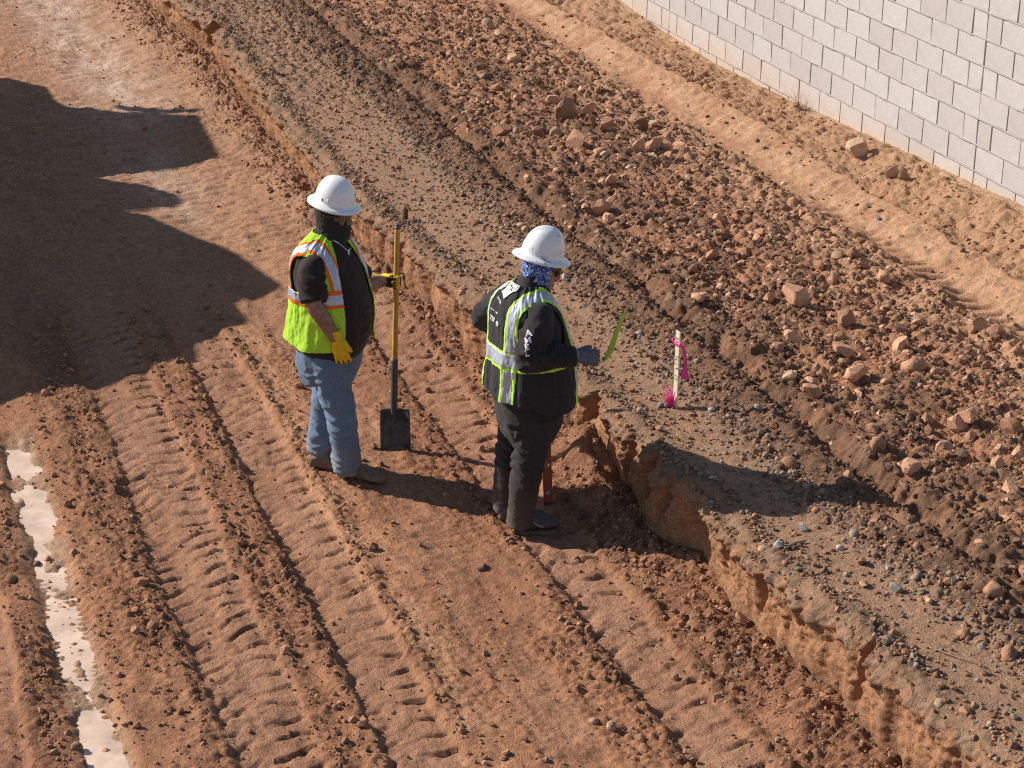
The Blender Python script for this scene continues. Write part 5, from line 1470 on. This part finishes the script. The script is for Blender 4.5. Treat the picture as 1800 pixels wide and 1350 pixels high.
# neck gaiter
st = [(-.180, 0, -.052, .082, .070, .072, 2.1), (-.160, 0, -.045, .080, .076, .074, 2.1), (-.140, 0, -.034, .080, .084, .076, 2.1), (-.115, 0, -.018, .080, .092, .080, 2.2)] + [(z, 0, 0, w_ * 1.06 + .006, f_ * 1.03 + .004, b_ * 1.03 + .007, 2.2) for z, w_, f_, b_ in HEADP[3:9]]
Xb, bl, bf_, bz = rings(st, (0, 1), 200, 150)
X = to_xyz(htr(Xb)); Nb = grid_normals(X); tg = np.linspace(0, 2 * np.pi, 200, endpoint=False)[None]
X = X + Nb * (.0055 * ridged(perlin(bz * 26 + tg * 1.2, tg * 1.5, 570)) * sstep(.04, -.02, bz) + .002 * perlin(tg * 6, bz * 40, 571))[..., None]
ang = np.arctan2(fc(bl), fc(bf_)); zb = fc(bz)
kb = ~((np.abs(ang) < .98 + .25 * sstep(-.10, .03, zb)) & (zb > -.150)) & (zb < .05)
grid_piece('neck_gaiter', X, grid_normals(X), kb, 0, M_BUFF, root, .003, 'blue patterned neck gaiter over ears and nape')
Xh, hl, hf, hz = rings([(z, 0, 0, w_ * 1.02 + .003, f_ * 1.0, b_ * 1.02 + .004, 2.2) for z, w_, f_, b_ in HEADP[5:11]], (0, 1), 120, 40)
Xh = to_xyz(htr(Xh)); an = np.arctan2(fc(hl), fc(hf)); grid_piece('hair', Xh, grid_normals(Xh), (np.abs(an) > 1.15) & (fc(hz) > .028), .001, M_HAIR, root, .003)
glasses(htr, M_LENS, root, .014, .040)
helmet(RF, root, P(953, 449, -.03), (.955, -.29), .23, .120, .108, .152, .040, M_HAT2, 'scuffed white full brim hard hat')
hand(RF, root, 'glove', rw_ + [.012, 0, 0], (1, -.12, -.10), (-.1, -.85, -.5), (0, -.3, 1), (.75, 1.0, .8), M_GLG, M_GLD, 1.05, .05, (.7, .45, .5), .5, 1.1, M_CUFF, 'dark grey glove with a light cuff on the outstretched hand')
hand(RF, root, 'glove', lw, (.8, -.2, -.3), (0, .8, -.4), (.2, .2, .9), (.6, .8, .5), M_GLG, M_GLD, 1.0, .05, (.7, .45, .4), .4, None)

# ----------------------------------------------------------------- spirit level standing behind the second worker
M_LVL = plain_mat('red_orange_paint', (.50, .085, .030), .5, .4, (12.0, .8, 1.1))
q = on_z(964, 886, -.755); gz = ground_z(q[:1], q[1:2])[0]; q = on_z(964, 886, gz)
LV = Fig(964, 886, gz); lroot = empty('spirit_level', LV.G); tag(lroot, 'red orange spirit level standing upright in the shade beside dark trousers', 'spirit level')
bm = bmesh.new()
def bx(x0, x1, z0, z1, y0=-.012, y1=.012): return add_box(bm, x0, x1, y0, y1, z0, z1)
Hh, Wd = .50, .024
bx(-Wd, Wd, -.015, .225); bx(-Wd, -Wd + .009, .225, .285); bx(Wd - .009, Wd, .225, .285); bx(-Wd, Wd, .285, Hh)
for s in (-1, 1): add_box(bm, s * Wd - .003, s * Wd + .003, -.015, .015, -.015, Hh + .001)
me = bpy.data.meshes.new('frame'); bm.to_mesh(me); bm.free()
rot = Matrix.Rotation(math.atan2(RV[1], RV[0]), 4, 'Z') @ Matrix.Rotation(math.radians(-3), 4, 'Y') @ Matrix.Rotation(math.radians(-8), 4, 'X')
me.materials.append(M_LVL); o = obj('frame', me, lroot); o.matrix_local = rot
bm = bmesh.new(); bmesh.ops.create_cone(bm, cap_ends=True, segments=20, radius1=.017, radius2=.017, depth=.030, matrix=Matrix.Translation((0, 0, .072)) @ Matrix.Rotation(math.pi / 2, 4, 'X'))
me = bpy.data.meshes.new('vial_ring'); bm.to_mesh(me); bm.free(); me.materials.append(plain_mat('vial_plastic', (.20, .23, .26), .3, .5)); vr_ = obj('vial_ring', me, o)
bm = bmesh.new(); bmesh.ops.create_cone(bm, cap_ends=True, segments=12, radius1=.0035, radius2=.0035, depth=.026, matrix=Matrix.Translation((0, -.017, .072)) @ Matrix.Rotation(math.radians(62), 4, 'Y'))
me = bpy.data.meshes.new('vial'); bm.to_mesh(me); bm.free(); me.materials.append(plain_mat('vial_liquid', (.55, .65, .70), .1, .6)); obj('vial', me, vr_)
bm = bmesh.new(); add_box(bm, -Wd - .001, Wd + .001, -.016, .016, -.022, .016); me = bpy.data.meshes.new('end_cap'); bm.to_mesh(me); bm.free(); me.materials.append(M_IRON); obj('end_cap', me, o)

# ----------------------------------------------------------------- survey stake with pink ribbon and brush
M_LATH = plain_mat('raw_lath_wood', (.80, .68, .50), .8, .25, (40.0, .8, 1.08), [(150.0, .25, .002)])
m, nt, b = new_mat('pink_ribbon'); vary(nt, b, rgb(nt, (.90, .055, .34)), 30.0, .8, 1.1); b.inputs['Roughness'].default_value = .5
M_PINK = m
q = on_z(1187, 716, -.275); gz = ground_z(q[:1], q[1:2])[0]
ST = Fig(1187, 716, gz); sroot = empty('survey_stake', ST.G); tag(sroot, 'wooden survey stake with handwritten marks standing in the gravel', 'stake')
rz = Matrix.Rotation(math.atan2(RV[1], RV[0]) - .88, 4, 'Z')
bm = bmesh.new()
vs4 = add_box(bm, -.0175, .0175, -.006, .006, -.06, .475)
for v in vs4[4:]:
    v.co.z += .010 * (v.co.x < 0)
bmesh.ops.bevel(bm, geom=bm.edges[:], offset=.0015, segments=1, affect='EDGES')
me = bpy.data.meshes.new('lath'); bm.to_mesh(me); bm.free(); me.materials.append(M_LATH); lath = obj('lath', me, sroot); lath.matrix_local = rz
M_INK = plain_mat('marker_ink', (.06, .035, .03), .8, .2)
def lath_txt(body, size, z0):
    return text_on(sroot, 'handwriting', body, size, lambda x, y: (y, -.0068, z0 + x), M_INK, parent=lath)
lath_txt('6.5', .030, .425)
lath_txt('F 1.37', .036, .285)
lath_txt('CL', .034, .195)
# ribbon: knot and tail
rb_ = empty('pink_ribbon', ST.G); tag(rb_, 'bright pink ribbon tied round the wooden stake with a hanging tail', 'ribbon')
n = 40; th = np.linspace(0, 2 * np.pi, n, endpoint=False)
kx = np.stack([np.stack([(.026 + .003 * np.sin(3 * th + k)) * np.sign(np.cos(th)) * np.abs(np.cos(th)) ** .5, (.0095 + .002 * np.cos(2 * th)) * np.sign(np.sin(th)) * np.abs(np.sin(th)) ** .5, .388 + k * .012 + .003 * np.sin(2 * th + k)], -1) for k in range(3)])
V, F = close_grid(kx); me = mesh_np('knot', V, fix_orient(V, F), M_PINK); o = obj('knot', me, rb_); o.matrix_local = rz
V, F = tube([(-.022, -.004, .400), (-.032, -.006, .408), (-.040, -.007, .420), (-.032, -.010, .425)], [(.006, .003), (.007, .003), (.009, .003), (.004, .002)], (0, 1, 0), 8); o = obj('loop', mesh_np('loop', V, fix_orient(V, F), M_PINK), rb_); o.matrix_local = rz
zs = np.linspace(0, 1, 30); ws = np.linspace(-1, 1, 7)
Zt, Wt = np.meshgrid(zs, ws, indexing='ij')
hwid = .006 + .013 * Zt
tx = .026 + .020 * Zt + Wt * hwid * .8; ty = .012 + .026 * Zt + .6 * Wt * hwid + .012 * np.sin(Zt * 5) + .006 * Wt * np.cos(Zt * 7); tz = .392 - .205 * Zt
me = mesh_np('tail', np.stack([tx, ty, tz], -1).reshape(-1, 3), grid_faces(30, 7), M_PINK); o = obj('tail', me, rb_); o.matrix_local = rz
o.modifiers.new('t', 'SOLIDIFY').thickness = .0012
# pink bristle marker at the foot
r2 = np.random.default_rng(5); Vs, Fs, off = [], [], 0
for k in range(95):
    a = r2.uniform(-.55, .35); b2 = r2.normal(0, .18); ln = r2.uniform(.05, .135)
    p0 = np.array([r2.normal(-.026, .012), r2.normal(-.014, .005), -.005]); dv_ = np.array([math.sin(a), math.sin(b2) - .1, 1.0]); dv_ /= np.linalg.norm(dv_)
    V, F = tube([p0, p0 + dv_ * ln * .5, p0 + dv_ * ln + np.array([r2.normal(0, .008), r2.normal(0, .006), 0])], [.0016, .0012, .0007], (1, .2, .1), 4, 2)
    Vs.append(V); Fs.append(F + off); off += len(V)
me = mesh_np('bristles', np.concatenate(Vs), np.concatenate(Fs), M_PINK); wk_ = obj('bristle_marker', me); wk_.matrix_world = Matrix.Translation(ST.G) @ rz
tag(wk_, 'pink bristle tuft marker at the foot of the wooden stake', 'marker')

# lime tape strip held in the outstretched glove
M_GRN = plain_mat('lime_tape', (.46, .56, .05), .6, .3, (20.0, .85, 1.1))
P = RF.P
cu_ = [P(1046, 640, .20), P(1062, 634, .20), P(1072, 618, .20), P(1081, 592, .19), P(1089, 570, .18), P(1098, 549, .17)]
C = crom(np.array(cu_), 40); wv = crom(np.array([.006, .008, .020, .017, .015, .013]), 40)
side_ = np.stack([np.linspace(.75, .9, 40), np.linspace(.75, .30, 40), np.linspace(.35, .3, 40)], -1)
Gr = C[:, None] + (np.linspace(-1, 1, 5)[None, :, None] * wv[:, None]) * side_[:, None]
me = mesh_np('tape_strip', to_xyz(Gr).reshape(-1, 3), grid_faces(40, 5), M_GRN); o = obj('tape_strip', me); o.location = RF.G; o.modifiers.new('t', 'SOLIDIFY').thickness = .0015
tag(o, 'lime green tape strip held upright in the outstretched grey glove', 'tape')

# ----------------------------------------------------------------- twigs, sliver, weeds, cap
M_TWIG = plain_mat('dry_twig', (.30, .21, .15), .9, .2, (60.0, .7, 1.2))
def lay(name, lab, cat, pxs, rad, mat=M_TWIG, z=-.275, lift=.006):
    pts = []
    for px, py in pxs:
        q_ = on_z(px, py, z); q_ = on_z(px, py, ground_z(q_[:1], q_[1:2])[0]); pts.append(q_ + [0, 0, lift])
    V, F = tube(pts, rad, (.1, .2, 1), 8, 5); return tag(put(name, mesh_np(name, V, fix_orient(V, F)), mat, None), lab, cat)
lay('twig', 'long dry twig on the gravel near the right edge', 'twig', [(1634, 1140), (1660, 1149), (1690, 1160), (1722, 1170)], [.004, .0035, .003, .0015])
lay('twig', 'short thin twig right of the cream pebble on gravel', 'twig', [(1480, 974), (1494, 972), (1510, 970)], [.003, .003, .002])
lay('twig', 'thin dark twig lying inside the shadow on the gravel', 'twig', [(1340, 845), (1360, 858), (1385, 870)], [.003, .003, .002])
lay('twig', 'thin twig left of the open gravel near the bank rim', 'twig', [(1366, 1022), (1385, 1030), (1402, 1038)], [.004, .003, .002])
lay('twig', 'small dark twig below the lime tape strip', 'twig', [(1092, 654), (1104, 650), (1116, 648)], [.003, .003, .002])
lay('wood_sliver', 'pale flat wood sliver beside the grey block stone', 'sliver', [(1379, 966), (1398, 958), (1417, 952)], [(.004, .012), (.005, .015), (.002, .006)], plain_mat('sliver_wood', (.46, .33, .22), .9, .2, (60.0, .7, 1.15)))
q = on_z(1545, 388, -.2); q = on_z(1545, 388, ground_z(q[:1], q[1:2])[0])
V, F = tube([(-.02, 0, 0), (-.01, 0, .002), (.01, 0, .002), (.02, 0, 0)], [.010, .015, .015, .009], (0, 0, 1), 14)
o = put('bottle_cap', mesh_np('bottle_cap', V, fix_orient(V, F)), plain_mat('blue_plastic', (.03, .06, .25), .35, .5), None); o.location = q + [0, 0, .012]; tag(o, 'small blue plastic cap on the packed soil ridge', 'cap')
M_STRAW = plain_mat('dry_grass', (.50, .40, .26), .9, .2, (60.0, .7, 1.2))
for lab, px, py, n_, hgt in (('tuft of dry grass stalks at the foot of the block wall', 1405, 186, 16, .17), ('small dark weed at the foot of the wall right of the dry grass', 1452, 196, 12, .08)):
    q = on_z(px, py, -.22); r3 = np.random.default_rng(px); Vs, Fs, off = [], [], 0
    q = np.array([q[0], -.05, 0]); q[2] = ground_z(q[:1], q[1:2])[0]
    for k in range(n_):
        b0 = np.array([r3.normal(0, .035), r3.normal(-.015, .012), -.01]); d0_ = np.array([r3.normal(0, .25), r3.normal(-.1, .2), 1.0]); L_ = hgt * r3.uniform(.5, 1.1)
        V, F = tube([b0, b0 + d0_ * L_ * .5, b0 + d0_ * L_ + np.array([r3.normal(0, .03), r3.normal(0, .02), -.01])], [.0016, .0013, .0006], (1, .2, .1), 4, 3); Vs.append(V); Fs.append(F + off); off += len(V)
    dry = hgt > .1
    o = put('dry_grass_tuft' if dry else 'weed', mesh_np('stalks', np.concatenate(Vs), np.concatenate(Fs)), M_STRAW if dry else plain_mat('weed_green', (.09, .085, .04), .9, .2), None); o.location = q
    tag(o, lab, 'grass' if dry else 'weed', kind='thing')
